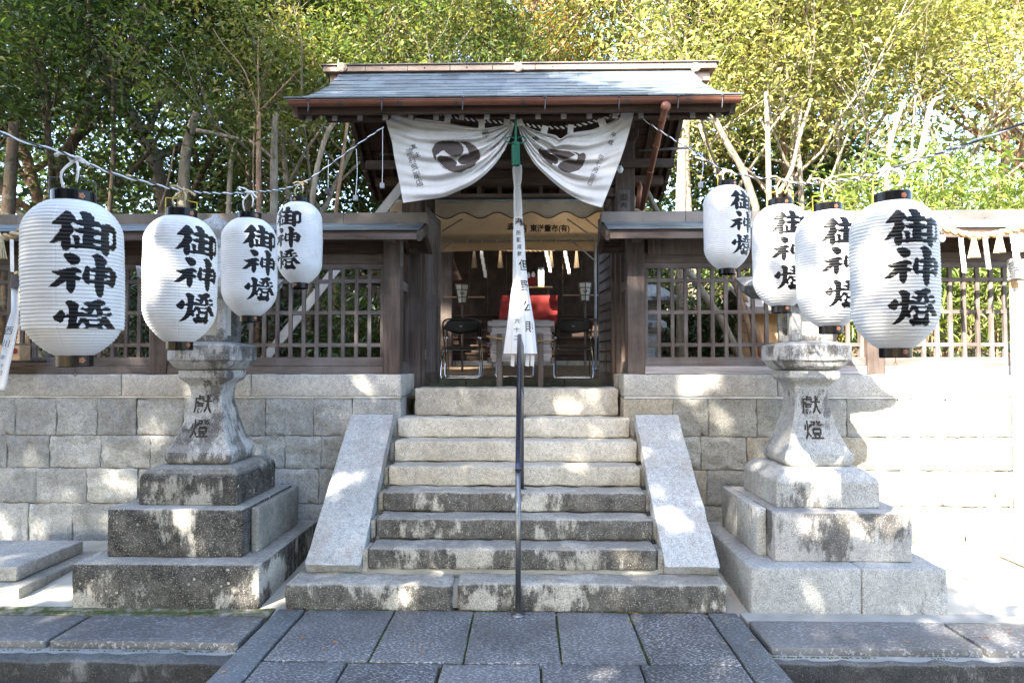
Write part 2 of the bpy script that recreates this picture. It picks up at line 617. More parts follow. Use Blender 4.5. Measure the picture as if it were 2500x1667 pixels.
# pale concrete apron in front of the wall, rising a little towards it
vs, fs = [], []
NX = 60
for j, (y, z) in enumerate([(4.57, -.2), (4.9, -.05), (5.05, -.004), (5.6, .03), (6.2, .07), (6.75, .1)]):
    for i in range(NX + 1):
        x = -12 + 24 * i / NX
        vs.append((x, y, z + noise.noise(Vector((x * .9, y * .9, 0))) * .012 - (.06 if -1.95 < x < 1.9 and y < 5.5 else 0)))
for j in range(5):
    for i in range(NX):
        a = j * (NX + 1) + i
        fs.append((a, a + 1, a + NX + 2, a + NX + 1))
struct(MB().add(vs, fs).build('concrete_apron', CONC, smooth=True))

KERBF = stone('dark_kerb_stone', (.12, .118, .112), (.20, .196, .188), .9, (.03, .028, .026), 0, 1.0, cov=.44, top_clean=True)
# approach pavement of big slabs
pave = struct(bpy.data.objects.new('pavement', None))
COL.objects.link(pave)
MB().bb((XLo - .02, -3, -.30), (XRo + .02, YS, -.035)).build('pavement_bed', MOSS, pave)


def paving(x0, x1, y0, y1, z, name, m, seed, shear=0, th=.1, parent=pave):
    gp = .006 + random.random() * .006
    o = rough(name, (x0 + gp, y0 + gp, z - th), (x1 - gp, y1 - gp, z), .008, .006, m, parent, cell=.12, freq=4, seed=seed)
    o.rotation_euler.z = random.uniform(-.006, .006) + shear
    o.location.z += random.uniform(-.003, .003)
    return o


rowY = [YS, Z(1609, 1) and 4.24]
jA = [XL] + [X(p, 5.0, 1500) for p in (955, 1153, 1359, 1542)] + [XR]
jB = [XL] + [X(p, 4.2, 1620) for p in (842, 1074, 1321, 1566)] + [XR]
y1 = YS
k = 0
for r in range(9):
    y0 = y1 - (.89 if r == 0 else random.uniform(.78, .9))
    js = jA if r % 2 == 0 else jB
    if r > 1: js = [js[0]] + [q + random.uniform(-.06, .06) for q in js[1:-1]] + [js[-1]]
    for i in range(len(js) - 1):
        paving(js[i], js[i + 1], y0, y1, 0, 'paving_slab', SLAB, k)
        k += 1
    y1 = y0
for a, b in ((XLo, XL), (XR, XRo)):
    y1 = YS
    for r in range(6):
        y0 = y1 - (1.75, 1.5, 1.4, 1.6, 1.3, 1.2)[r]
        paving(a, b, y0, y1, .004, 'border_stone', STRIP, k)
        k += 1
        y1 = y0

# low side terraces: slabs, a mortar ledge, a kerb stone and the drop to the asphalt
for sgn in (-1, 1):
    E0 = XLo if sgn < 0 else XRo
    t = struct(bpy.data.objects.new('terrace_edge', None))
    COL.objects.link(t)
    x = E0 + sgn * .02
    cuts = [1.33, 1.5, 1.4, 1.6] if sgn < 0 else [1.42, 1.6, 1.5, 1.6]
    for i, w in enumerate(cuts):
        a, b = sorted((x, x + sgn * w))
        y0, y1 = (4.50, 4.98)
        o = paving(a, b, y0, y1, .012, 'side_slab', KERB, 50 + i + (0 if sgn < 0 else 9), th=.09, parent=t)
        x += sgn * (w + .01)
    MB().bb((E0, 4.432, -.30), (E0 + sgn * 8, 4.56, -.038)).build('mortar_ledge', MORTAR, t)
    MB().bb((E0, 4.561, -.30), (E0 + sgn * 8, 5.0, -.079)).build('slab_bed', MOSS, t)
    x = E0 + sgn * .005
    for i, w in enumerate((2.1, 2.4, 2.6)):
        a, b = sorted((x, x + sgn * w))
        rough('kerb_stone', (a + .004, 4.285 if sgn < 0 else 4.36, -.36), (b - .004, 4.43, -.026), .02, .022, KERBF, t, cell=.06, freq=9, seed=70 + i + sgn, amp2=.01)
        x += sgn * w
# moss fringes along the slabs
mo = MB()
rr = random.Random(3)
for i in range(5200):
    q = rr.random()
    sg = rr.choice((-1, 1))
    if q < .45: x, y, z = rr.uniform(-3.75, -2.0), 5.075 - abs(rr.gauss(0, .03)), .004
    elif q < .6: x, y, z = (XLo - rr.random() * 2.6 if sg < 0 else XRo + rr.random() * 2.6), 4.49 - abs(rr.gauss(0, .008)), -.037
    elif q < .75:
        kx = rr.choice(jA[1:-1])
        x, y, z = kx + rr.gauss(0, .003), rr.uniform(4.3, 5.15), -.012
    elif q < .87: x, y, z = rr.uniform(XL, XR), 5.158 - abs(rr.gauss(0, .008)), .0
    else: x, y, z = rr.uniform(XL, XR), 4.275 + rr.gauss(0, .003), -.012
    if noise.noise(Vector((x * 3.1, y * 3, 2))) < rr.uniform(-.25, .25): continue
    s = rr.uniform(.002, .008)
    mo.lathe([(s, 0), (s * .8, s * .45), (0.0005, s * .6)], 5, (x, y, z))
MOSSG = plain('bright_moss', (.03, .05, .008), (.085, .10, .018), 40, .95, .6, bs=200)
tag(mo.build('moss', MOSSG), 'thin line of green moss growing in the joints between slabs and lantern base', 'moss', kind='stuff')
lv = MB()
for i in range(120):
    q = rr.random()
    x, y, z = rr.uniform(XLo, XRo), rr.uniform(3.9, 5.1), .006
    if q < .3: x, y, z = rr.choice((-1, 1)) * rr.uniform(1.95, 4.2), rr.uniform(4.55, 5.12), .02
    elif q < .55: x, y, z = rr.uniform(XLo, XRo), 5.14 - abs(rr.gauss(0, .03)), .006
    elif q < .7: x, y, z = rr.choice((-1, 1)) * rr.uniform(1.75, 1.95), rr.uniform(5.2, 6.5), .05
    s = rr.uniform(.008, .024)
    a = rr.random() * 6.3
    R = Matrix.Rotation(a, 3, 'Z') @ Matrix.Rotation(rr.uniform(-.5, .5), 3, 'X')
    lv.add([Vector((x, y, z + .006)) + R @ Vector(p) for p in ((-s, 0, 0), (0, -s * .45, .004), (s, 0, 0), (0, s * .45, .004))], [(0, 1, 2), (0, 2, 3)])
DRY = plain('dry_leaf', (.16, .07, .03), (.35, .17, .08), 30, .8, .2)
tag(lv.build('fallen_leaves', DRY), 'a few small dry brown leaves lying on the paving slabs', 'leaves', kind='stuff')

# ================================================================== STAIRS
WSTEP = 4506 * .844 / 1600 / 2                             # half width of steps 2-7
stairs = thing('stone_staircase', 'worn granite staircase of eight steps leading up to the wooden gate', 'staircase', (0, YS, 0))
stairs.location = (0, 0, 0)
zt = [.197, .41, .591, .771, .959, .164 + 1, 1.367, 1.657]
yt = [5.17, 5.4, 5.65, 5.9, 6.16, 6.41, 6.66, 6.9]
wd = [None, 704, 675, 640, 617, 593, 570, 500]
xl = [None, 900, 918, 936, 948, 963, 969, 1012]
for i in range(8):
    y0, y1 = yt[i], (yt[i + 1] + .14 if i < 7 else 7.35)
    z1 = zt[i]
    z0 = (zt[i - 1] if i else 0) + .006
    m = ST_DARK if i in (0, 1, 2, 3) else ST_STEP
    if i == 0:
        xa, xj, xb = X(697, y0, 1450), X(1104, y0, 1450), X(1778, y0, 1450)
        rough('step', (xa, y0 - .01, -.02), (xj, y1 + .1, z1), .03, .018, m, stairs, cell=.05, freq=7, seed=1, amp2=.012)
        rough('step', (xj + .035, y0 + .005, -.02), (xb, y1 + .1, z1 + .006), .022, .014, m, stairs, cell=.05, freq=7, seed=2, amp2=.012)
        MB().bb((xj - .02, y0 + .05, 0), (xj + .06, y0 + .3, z1 - .03)).build('mortar_joint', MORTAR, stairs)
        # recessed bedding course under the second step
        MB().bb((xl and X(880, 5.4, 1390), 5.43, z1 - .05), (X(1610, 5.4, 1390), 5.7, z1 + .045)).build('bedding_course', MORTAR, stairs)
        zt0 = z1 + .04
        continue
    if i == 1: z0 = zt0
    xa = X(xl[i], y0, 1200)
    xb = X(xl[i] + wd[i], y0, 1200)
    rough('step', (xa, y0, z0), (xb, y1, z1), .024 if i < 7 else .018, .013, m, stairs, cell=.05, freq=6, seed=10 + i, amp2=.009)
# cheek slabs
for sgn, bot, top in ((-1, ((747, 1383), (883, 1398), (893, 1372)), ((862, 1018), (962, 1024))), (1, ((1613, 1383), (1757, 1408), (1755, 1380)), ((1549, 1036), (1652, 1022)))):
    if sgn < 0: xb0, xb1, xt0, xt1 = X(747, 5.42, 1385), X(884, 5.42, 1385), X(860, 6.62, 1020), X(962, 6.62, 1020)
    else: xb0, xb1, xt0, xt1 = X(1620, 5.42, 1385), X(1757, 5.42, 1385), X(1549, 6.62, 1030), X(1652, 6.62, 1025)
    me = rough_mesh('side_slab', 1, 1, 1, .02, 0, cell=.08)
    za, zb = .235, Z(1022, 6.62)
    for v in me.vertices:
        u, s_, h = v.co.x + .5, v.co.y + .5, v.co.z
        x0 = xb0 + (xt0 - xb0) * s_
        x1 = xb1 + (xt1 - xb1) * s_
        y = 5.42 + (6.62 - 5.42) * s_
        zz = za + (zb - za) * s_ + .0
        nrm = Vector((0, -(zb - za), 1.2)).normalized()
        q = Vector((x0 + (x1 - x0) * u, y, zz)) + nrm * (h - .5) * .13
        a = noise.noise(q * 5) * .012
        v.co = q + Vector((a, 0, a))
    link('side_slab', me, stairs, ST_CHEEK)
    # packing stones between slab and steps
    for i in range(1, 7):
        xs = (X(xl[i], yt[i], 1200) - .055, X(xl[i], yt[i], 1200) - .008) if sgn < 0 else (X(xl[i] + wd[i], yt[i], 1200) + .008, X(xl[i] + wd[i], yt[i], 1200) + .055)
        rough('packing_stone', (xs[0], yt[i] + .03, zt[i - 1] + .01), (xs[1], yt[i] + .25, zt[i] - .02), .008, .006, ST_WALL, stairs, cell=.05)

# ================================================================== RETAINING WALLS
YW = 6.7
rows = [(.02, Z(1233, YW)), (Z(1233, YW), Z(1146, YW)), (Z(1146, YW), Z(1065, YW)), (Z(1065, YW), Z(972, YW))]
ZC0, ZC1 = Z(969, YW), Z(914, YW)
blocks = [rough_mesh('wall_stone', .44, .3, .355, .007, .008, cell=.034, freq=5, seed=s, front=.026, amp2=.014, freq2=22) for s in range(7)]
for me in blocks: me.materials.append(ST_WALL)
blocks_g = [me.copy() for me in blocks]
for me in blocks_g: me.materials[0] = ST_WALLG
for sgn in (-1, 1):
    lab = 'rough granite block retaining wall left of the stairs, behind the dark stone lantern' if sgn < 0 else 'rough granite block retaining wall right of the stairs, partly in full sun'
    wl = thing('retaining_wall', lab, 'wall', (0, 0, 0))
    xin = X(1005, 7.3) if sgn < 0 else X(1515, 7.3)
    xe = X(980, YW, 940) if sgn < 0 else X(1522, YW, 940)
    MB().bb((xe - sgn * .01 + sgn * .02, YW + .04, -.02), (sgn * 9, YW + .3, ZC0 + .01)).build('mortar_core', MORTAR, wl)
    MB().bb((xe + sgn * .01, YW + .25, .5), (xe + sgn * .5, 7.6, ZC0)).build('mortar_core', MORTAR, wl)
    for r, (z0, z1) in enumerate(rows):
        x = xe + (0 if r % 2 else -sgn * 0) + (sgn * .0)
        first = True
        R_ = random.Random(r * 5 + sgn)
        while abs(x) < 8.4:
            w = R_.uniform(.36, .56)
            if first:
                w = (.26, .47, .33, .50)[r]
                first = False
            o = link('wall_stone', R_.choice(blocks_g if sgn < 0 else blocks), wl)
            o.location = (x + sgn * w / 2, YW + .16, z0 + .0035)
            o.scale = ((w - .007) / .44, 1, (z1 - z0 - .007) / .355)
            o.rotation_euler = (R_.uniform(-.012, .012), 0, R_.uniform(-.01, .01))
            x += sgn * w
        # returns towards the gate
        for q in range(2):
            o = link('wall_stone', R_.choice(blocks_g if sgn < 0 else blocks), wl)
            o.rotation_euler = (0, 0, PI / 2 * -sgn * -1)
            o.location = (xe + sgn * .14, YW + .34 + .36 * q + .03, z0 + .006)
            o.scale = (.36 / .44, .9, (z1 - z0 - .012) / .355)
    x = xe
    for w in (1.55, 1.35, 1.5, 1.4, 1.6):
        a, b = sorted((x + sgn * .003, x + sgn * (w - .003)))
        rough('capstone', (a, YW - .015, ZC0 + .004), (b, YW + .46, ZC1), .014, .008, ST_CAP, wl, cell=.08, freq=5, seed=int(w * 40), amp2=.004)
        x += sgn * w
    a, b = sorted((xe + sgn * .004, xe + sgn * .42))
    rough('capstone', (a, YW + .466, ZC0 + .004), (b, 7.5, ZC1 - .004), .014, .008, ST_CAP, wl, cell=.08, freq=5, seed=91)
    MB().bb((xe + sgn * .01, YW + .0, ZC0 - .012), (sgn * 8.5, YW + .1, ZC0 + .006)).build('white_mortar_joint', WPAINT, wl)

# stone landing behind the top step
ld = struct(MB().bb((-1.36, 7.3, 1.2), (1.46, 8.5, 1.628)).build('landing', ST_GREEN))
st = struct(bpy.data.objects.new('inner_step', None)); COL.objects.link(st)
for a, b in ((-2.2, -.66), (-.655, .62), (.625, 2.3)):
    rough('kerb_stone', (a, 8.5, 1.5), (b, 8.75, Z(925, 8.5)), .015, .01, ST_GREEN, st, cell=.08)
ZF = Z(925, 8.5)
MB().add([(-8, 8.7, ZF - .01), (8, 8.7, ZF - .01), (8, 12.5, 1.84), (-8, 12.5, 1.84)], [(0, 1, 2, 3)]).build('precinct_ground', SOIL)
struct(bpy.data.objects['precinct_ground'])

# ================================================================== STONE LANTERNS
YL = 5.88


def sq_loft(mb, prof, ch=.0, n=1):
    """square cross-sections (half width, z) with chamfered corners"""
    vs, fs = [], []
    for w, z in prof:
        c = ch * w
        for x, y in ((-w + c, -w), (w - c, -w), (w, -w + c), (w, w - c), (w - c, w), (-w + c, w), (-w, w - c), (-w, -w + c)):
            vs.append((x, y, z))
    for i in range(len(prof) - 1):
        for k in range(8):
            k2 = (k + 1) % 8
            fs.append((i * 8 + k, i * 8 + k2, (i + 1) * 8 + k2, (i + 1) * 8 + k))
    fs.append(tuple(reversed(range(8))))
    fs.append(tuple(range((len(prof) - 1) * 8, len(prof) * 8)))
    return mb.add(vs, fs)


def soften(o, cuts, amp, freq, seed):
    me = o.data
    bm = bmesh.new()
    bm.from_mesh(me)
    for _ in range(cuts):
        bmesh.ops.subdivide_edges(bm, edges=bm.edges[:], cuts=1, use_grid_fill=True)
    for v in bm.verts:
        v.co += Vector((noise.noise(v.co * freq + Vector((seed, 0, 0))), noise.noise(v.co * freq + Vector((0, seed, 9))), noise.noise(v.co * freq + Vector((5, 0, seed))))) * amp
    bm.to_mesh(me)
    bm.free()


def shaft_w(z):
    pts = [(1.054, .262), (1.085, .285), (1.15, .285), (1.22, .245), (1.32, .205), (1.45, .168), (1.58, .143), (1.66, .138), (1.73, .15), (1.77, .185), (1.79, .215), (1.86, .215)]
    for i in range(len(pts) - 1):
        if z <= pts[i + 1][0]:
            a, b = pts[i], pts[i + 1]
            return a[1] + (b[1] - a[1]) * (z - a[0]) / (b[0] - a[0])
    return pts[-1][1]


def stone_lantern(xc, dark, label):
    t = thing('stone_lantern', label, 'stone lantern', (xc, YL, 0), 0, 'pair of stone lanterns beside the stairs')
    mb_, mm, mt = (ST_LAN_D, ST_LAN_D, ST_LAN_M) if dark else (ST_WALL if False else ST_LAN_L, ST_LAN_M, ST_LAN_L)
    D = .745
    if dark:
        o = rough('base_block', (-D, -D, -.02), (D, D, .351), .02, .008, mb_, t, cell=.09, seed=3)
        o = rough('base_block', (-.58, -.57, .352), (.53, .55, .737), .012, .006, mm, t, cell=.09, seed=4)
        o = rough('base_block', (.537, -.42, .352), (.60, .55, .72), .012, .006, ST_WALL, t, cell=.09, seed=4)
    else:
        rough('base_block', (-D, -D, -.02), (-D + .84, D, .351), .016, .006, mb_, t, cell=.09, seed=5)
        rough('base_block', (-D + .843, -D, -.02), (D, D, .351), .016, .006, mb_, t, cell=.09, seed=6)
        rough('base_block', (-.50, -.58, .352), (.58, .55, .737), .012, .006, mm, t, cell=.09, seed=7)
        rough('base_block', (-.585, -.42, .352), (-.507, .1, .737), .010, .004, ST_LAN_L, t, cell=.09, seed=8)
        rough('base_block', (-.585, .107, .352), (-.507, .55, .737), .010, .004, ST_LAN_L, t, cell=.09, seed=9)
    b = MB()
    sq_loft(b, [(.42, .739), (.42, .95), (.40, .985), (.35, 1.03), (.30, 1.052)] if not dark else [(.42, .739), (.42, .95), (.41, .99), (.375, 1.035), (.31, 1.054)], .03)
    o = b.build('foot_stone', mm if dark else mt, t, bevel=.008)
    soften(o, 2, .006, 7, 2 + dark)
    b = MB()
    zs = [1.056 + i * (1.86 - 1.056) / 40 for i in range(41)]
    sq_loft(b, [(shaft_w(z), z) for z in zs], .08)
    o = b.build('shaft', ST_LAN_M if dark else ST_LAN_L, t)
    soften(o, 1, .004, 9, 4 + dark)
    b = MB()
    for ch, z0, s in (('獻', 1.50, .17), ('燈', 1.29, .17)):
        put_text(b, ch, lambda x, y: (x * s - s * .5 - .015, -shaft_w(z0 + y * s) - .0035, z0 + y * s), .012)
    CARVE = bpy.data.materials.get('groove_shade_grey') or plain('groove_shade_grey', (.018, .016, .015), (.05, .045, .04), 30, .9, .4)  # dark tone of the raised glyphs stands in for shade in carved strokes
    b.build('carved_characters', CARVE, t)
    # platform under the fire box
    b = MB()
    sq_loft(b, [(.20, 1.862), (.235, 1.875), (.262, 1.90), (.285, 1.94), (.30, 1.95), (.30, 2.075), (.285, 2.09), (.17, 2.115)], .22)
    o = b.build('platform', ST_LAN_M, t, bevel=.004)
    soften(o, 1, .004, 8, 3)
    # fire box: four corner posts round an opening
    for sx in (-1, 1):
        for sy in (-1, 1):
            b = MB().bb((sx * .175, sy * .175, 2.112), (sx * .10, sy * .10, 2.50))
            soften(b.build('fire_box_post', ST_LAN_M, t, bevel=.01), 1, .003, 9, 1)
    b = MB().bb((-.165, -.165, 2.112), (.165, .165, 2.17)).bb((-.165, -.165, 2.44), (.165, .165, 2.5))
    b.build('fire_box_rails', ST_LAN_M, t)
    MB().bb((-.11, -.11, 2.17), (.11, .11, 2.44)).build('paper_window', SHADEP, t)
    # roof with turned-up corners
    n = 12
    b = MB()
    prof = [(.16, 2.50), (.24, 2.495), (.37, 2.515), (.42, 2.56), (.432, 2.63), (.39, 2.665), (.31, 2.71), (.22, 2.79), (.15, 2.89), (.11, 2.955)]
    vs, fs = [], []
    for pi, (w, z) in enumerate(prof):
        per = []
        for side in range(4):
            for k in range(n):
                u = -1 + 2 * k / n
                x, y = [(u, -1), (1, u), (-u, 1), (-1, -u)][side]
                lift = (abs(u) ** 4) * .11 * (max(0, w - .18) / .25) ** 2
                vs.append((x * w * (1 + .06 * abs(u) ** 6 * (w > .36)), y * w * (1 + .06 * abs(u) ** 6 * (w > .36)), z + lift))
    NN = 4 * n
    for i in range(len(prof) - 1):
        for k in range(NN):
            fs.append((i * NN + k, i * NN + (k + 1) % NN, (i + 1) * NN + (k + 1) % NN, (i + 1) * NN + k))
    fs.append(tuple(reversed(range(NN))))
    fs.append(tuple(range((len(prof) - 1) * NN, len(prof) * NN)))
    o = b.add(vs, fs).build('roof_stone', ST_LAN_M, t, smooth=False)
    soften(o, 1, .005, 6, 5)
    b = MB()
    b.lathe([(.001, 2.95), (.12, 2.955), (.14, 2.99), (.125, 3.02), (.09, 3.04), (.12, 3.06), (.155, 3.10), (.16, 3.14), (.135, 3.19), (.08, 3.225), (.04, 3.245), (.025, 3.27), (.001, 3.285)], 24)
    b.build('finial', ST_LAN_M, t, smooth=True)
    return t


stone_lantern(X(401, 5.13, 1487), True, 'blackened stone lantern with lichen on its stepped base, left of the stairs')
stone_lantern(X(2075, 5.13, 1478), False, 'paler stone lantern with stepped base, right of the stairs at the edge of the sun')

# stacked kerb stones far left, and right
k1 = thing('stone_plinth', 'low flat stone slab on a lower slab beside the wall at the far left', 'plinth', (0, 0, 0))
rough('upper_slab', (-6.4, 5.43, .11), (-4.12, 6.26, .225), .012, .01, ST_CAP, k1, cell=.12, seed=5)
rough('lower_slab', (-6.5, 5.28, .0), (-3.98, 6.35, .105), .012, .01, ST_WALL, k1, cell=.12, seed=6)
k1 = thing('stone_plinth', 'low flat stone slab in bright sun by the wall at the far right', 'plinth', (0, 0, 0))
rough('upper_slab', (4.55, 5.5, .11), (6.6, 6.3, .2), .012, .01, ST_CAP, k1, cell=.12, seed=7)
rough('lower_slab', (4.4, 5.35, .0), (6.7, 6.4, .105), .012, .01, ST_WALL, k1, cell=.12, seed=8)

# ================================================================== FENCES
YF = 6.93
FZ0, FZ1 = Z(872, YF), Z(657, YF)
Zridge0, Zridge1, Zeave = Z(546, 6.95), Z(519, 6.88), Z(562, 6.5)


def fence(sgn):
    lab = 'dark wooden lattice fence with a little copper roof, left of the gate' if sgn < 0 else 'weathered wooden lattice fence with a little copper roof, right of the gate'
    t = thing('roofed_lattice_fence', lab, 'fence', (0, 0, 0))
    xp = [(-1.285, -3.76, -6.25), (1.275, 3.74, 6.2)][sgn > 0]
    dark = sgn < 0
    xend = xp[-1] + sgn * .1
    for x in xp:
        MB().bb((x - .088, YF - .09, ZC1 + .001), (x + .088, YF + .09, Z(566, YF))).build('post', WR['z'], t, bevel=.004)
        # bracket arm on the post
        MB().bb((x - .05, YF - .32, Z(598, YF)), (x + .05, YF + .34, Z(578, YF))).build('bracket', WR['y'], t, bevel=.004)
    # side panel back to the gate pillar
    xs = xp[0] - sgn * .03
    MB().bb((xs - .012, YF + .092, ZC1 + .1), (xs + .012, 7.52, Z(570, YF))).build('side_board', WD['z'], t)
    for a, b in ((ZC1, ZC1 + .13), (2.72, 2.82)):
        MB().bb((xs - .04, YF + .092, a + .002), (xs + .04, 7.52, b)).build('side_rail', WG['y'], t, bevel=.003)
    MB().bb((xs - .045, 7.40, ZC1 + .13), (xs + .045, 7.5, Z(575, YF))).build('side_post', WR['z'], t, bevel=.003)
    for i in range(2):
        a, b = xp[i] + sgn * .09, xp[i + 1] - sgn * .09
        xa, xb = min(a, b), max(a, b)
        MB().bb((xa, YF - .075, ZC1 + .001), (xb, YF + .075, ZC1 + .085)).build('ground_beam', WB['x'] if not dark else WG['x'], t, bevel=.004)
        MB().bb((xa, YF - .055, ZC1 + .088), (xb, YF + .055, FZ0)).build('sill', WG['x'], t, bevel=.004)
        # lattice frame
        MB().bb((xa, YF - .03, FZ1), (xb, YF + .03, FZ1 + .055)).build('lattice_head', WG['x'], t, bevel=.002)
        for e in (xa + .022, xb - .022):
            MB().bb((e - .02, YF - .03, FZ0), (e + .02, YF + .03, FZ1)).build('lattice_stile', WG['z'], t, bevel=.002)
        n = 15
        sl = None
        for k in range(n):
            x = xa + .02 + (xb - xa - .04) * (k + 1) / (n + 1)
            if sl is None:
                sl = MB().bb((-.019, -.022, 0), (.019, .012, FZ1 - FZ0)).build('slat', WG['z'], t, bevel=.002)
                sl.location = (x, YF, FZ0)
            else:
                c_ = sl.copy(); COL.objects.link(c_); c_.location.x = x
                c_.rotation_euler.y = random.uniform(-.004, .004)
        for py in (686, 763, 842):
            z = Z(py, YF)
            MB().bb((xa + .03, YF + .0125, z - .021), (xb - .03, YF + .03, z + .021)).build('crossbar', WG['x'], t)
            MB().bb((xa + .03, YF - .019, z - .019), (xb - .03, YF + .012, z + .019)).build('crossbar_front', WG['x'], t)
        # head beam, boards above, eave beam
        MB().bb((xa, YF - .04, FZ1 + .057), (xb, YF + .05, FZ1 + .16)).build('head_beam', WR['x'], t, bevel=.004)
        nb = 6
        for k in range(nb):
            x0 = xa + (xb - xa) * k / nb
            MB().bb((x0 + .002, YF - .01 - .004 * (k % 2), FZ1 + .162), (x0 + (xb - xa) / nb - .002, YF + .02, Z(570, YF))).build('upper_board', WD['x'], t)
    XE = -.945 if sgn < 0 else .94
    xo = xp[-1] + sgn * 1.5
    a, b = min(XE + sgn * .02, xo), max(XE + sgn * .02, xo)
    MB().bb((a, YF - .06, Z(569, YF) + .0), (b, YF + .06, Z(560, YF) + .02)).build('eave_beam', WD['x'], t)
    for yy in (YF - .30, YF + .30):
        MB().bb((a, yy - .03, Z(577, 6.7)), (b, yy + .03, Z(566, 6.7))).build('purlin', WD['x'], t)
    # roof: boards, rafters, sheets, ridge
    ye, zr = 6.50, Zridge0 + .01
    for s2 in (-1, 1):
        y_e = YF + s2 * (YF - ye)
        p0, p1 = Vector((0, YF, zr - .035)), Vector((0, y_e, Zeave - .035))
        for x in [XE + sgn * (.03 + .22 * k) for k in range(40)]:
            if abs(x) > abs(xo): break
            if s2 < 0 or x * sgn < 2.2: MB().beam((x, YF, zr - .075), (x, y_e - s2 * .03, Zeave - .065), .04, .05).build('rafter', WD['y'], t)
        MB().beam(((a + b) / 2, YF, zr - .03), ((a + b) / 2, y_e, Zeave - .022), abs(b - a), .03, (0, 0, 1)).build('roof_board', WD['x'], t)
        MB().bb((a, y_e - .02, Zeave - .09), (b, y_e + .02, Zeave - .03)).build('fascia', WR['x'], t)
        # gable end board
        MB().beam((XE, YF, zr - .06), (XE, y_e, Zeave - .055), .035, .10).build('bargeboard', WR['y'], t)
        dy = (y_e - YF)
        L = math.hypot(dy, Zeave - zr)
        if s2 > 0:
            MB().beam(((a + b) / 2, YF, zr), ((a + b) / 2, y_e, Zeave), abs(b - a), .012).build('rear_roof_sheet', ROOF, t)
            continue
        W_ = .52
        tilt = math.atan2(zr - Zeave, -dy)
        sh = MB().bb((-W_ / 2 + .0015, -.085, -.006), (W_ / 2 - .0015, .085, .0)).build('roof_sheet', ROOF, t)
        first = True
        for r in range(3):
            f_ = (r + .5) / 3
            y = YF + dy * f_
            z = zr + (Zeave - zr) * f_ + .012
            nx_ = int(abs(b - a) / W_)
            for k in range(nx_ + 1):
                x = XE + sgn * (W_ * (k + .5) - (r % 2) * W_ * .0) + sgn * (r % 2) * W_ * .5 * (1 if k else 1)
                if abs(x) + W_ / 2 > abs(xo): continue
                o = sh if first else sh.copy()
                if not first: COL.objects.link(o)
                first = False
                o.location = (x, y, z)
                o.rotation_euler = (tilt - .03, 0, 0)
            if r % 2:
                o = sh.copy(); COL.objects.link(o)
                o.scale.x = .5
                o.location = (XE + sgn * W_ * .25, y, z)
                o.rotation_euler = (tilt - .03, 0, 0)
    x = XE - sgn * .02
    while abs(x) < abs(xo):
        w = .88
        a_, b_ = sorted((x + sgn * .001, x + sgn * (w - .001)))
        MB().bb((a_, YF - .075, Zridge0 - .01), (b_, YF + .075, Zridge1)).build('ridge_cover', COPPER_DARK, t, bevel=.003)
        for q in (.1, .5):
            MB().lathe([(.001, -.006), (.007, -.004), (.009, 0)], 8, (x + sgn * w * q, YF - .075, (Zridge0 + Zridge1) / 2 - .03), Matrix.Rotation(PI / 2, 3, 'X') @ Matrix.Scale(-1, 3, (0, 0, 1))).build('rivet', STEEL, t)
        x += sgn * w
    return t


fence(-1)
fence(1)
# name board under the right eave, slim plaques
o = MB().bb(P(1582, 622, 6.86), P(1714, 571, 6.88)).build('name_board', WR['z'])
tag(o, 'brown wooden name board fixed under the fence eave right of the gate', 'board')
o = MB().bb(P(977, 651, 6.82), P(984, 575, 6.83)).build('plaque', WG['z'])
tag(o, 'narrow wooden plaque hung on the fence post left of the gate', 'plaque')

# ================================================================== GATE
YP = 7.6
gate = thing('shrine_gate', 'dark wooden shrine gate with a copper roof at the top of the stairs', 'gate', (0, 0, 0))
HW, YE0, YR, YE1 = 2.08, 6.06, 7.7, 9.4
ZRG = Z(173, YR)
ZE = Z(243, 6.06)


def roofz(u):
    """0 at the ridge, 1 at the eave: concave slope"""
    return ZRG + (ZE - ZRG) * (1.4 * u - .4 * u * u)


XPIL = 1.385
for sx in (-1, 1):
    xw = (X(1007, YP, 600), X(1524, YP, 600))[sx > 0]
    MB().bb((xw - .11, YP - .09, 1.63), (xw + .11, YP + .09, 4.7)).build('pillar', WR['z'], gate, bevel=.006)
    MB().bb((xw - .09, YP + 1.1, 1.63), (xw + .09, YP + 1.24, 4.35)).build('rear_post', WD['z'], gate, bevel=.005)
    MB().bb((xw - .05, YP + .09, 3.86), (xw + .05, YP + 1.1, 3.98)).build('side_beam', WD['y'], gate)
    MB().bb((xw - sx * .125 - .02, YP + .02, 1.63), (xw - sx * .125 + .02, YP + .12, 3.84)).build('door_jamb', WR['z'], gate)
    # curved bracket block under the beams
    MB().bb((xw - .13, YP - .28, Z(352, YP)), (xw + .13, YP + .2, Z(335, YP))).build('bracket', WD['y'], gate, bevel=.01)
    MB().bb((xw - .06, YP - .5, Z(330, YP)), (xw + .06, YP + .9, Z(310, YP))).build('arm_beam', WD['y'], gate, bevel=.006)
MB().bb((X(899, YP, 400), YP - .13, Z(419, YP)), (X(1641, YP, 400), YP - .095, Z(398, YP))).build('head_beam', WR['x'], gate, bevel=.006)
MB().bb((X(1015, YP), YP - .06, Z(457, YP)), (X(1516, YP), YP + .06, Z(420, YP))).build('lintel', WD['x'], gate)
MB().bb((X(1015, YP), YP - .06, Z(484, YP)), (X(1516, YP), YP + .06, Z(476, YP))).build('transom_rail', WR['x'], gate)
for k in range(11):
    x = -1.2 + 2.4 * k / 10 + .06
    MB().bb((x - .022, YP - .045, Z(476, YP)), (x + .022, YP + .04, Z(457, YP))).build('transom_strut', WD['z'], gate)
nb = 14
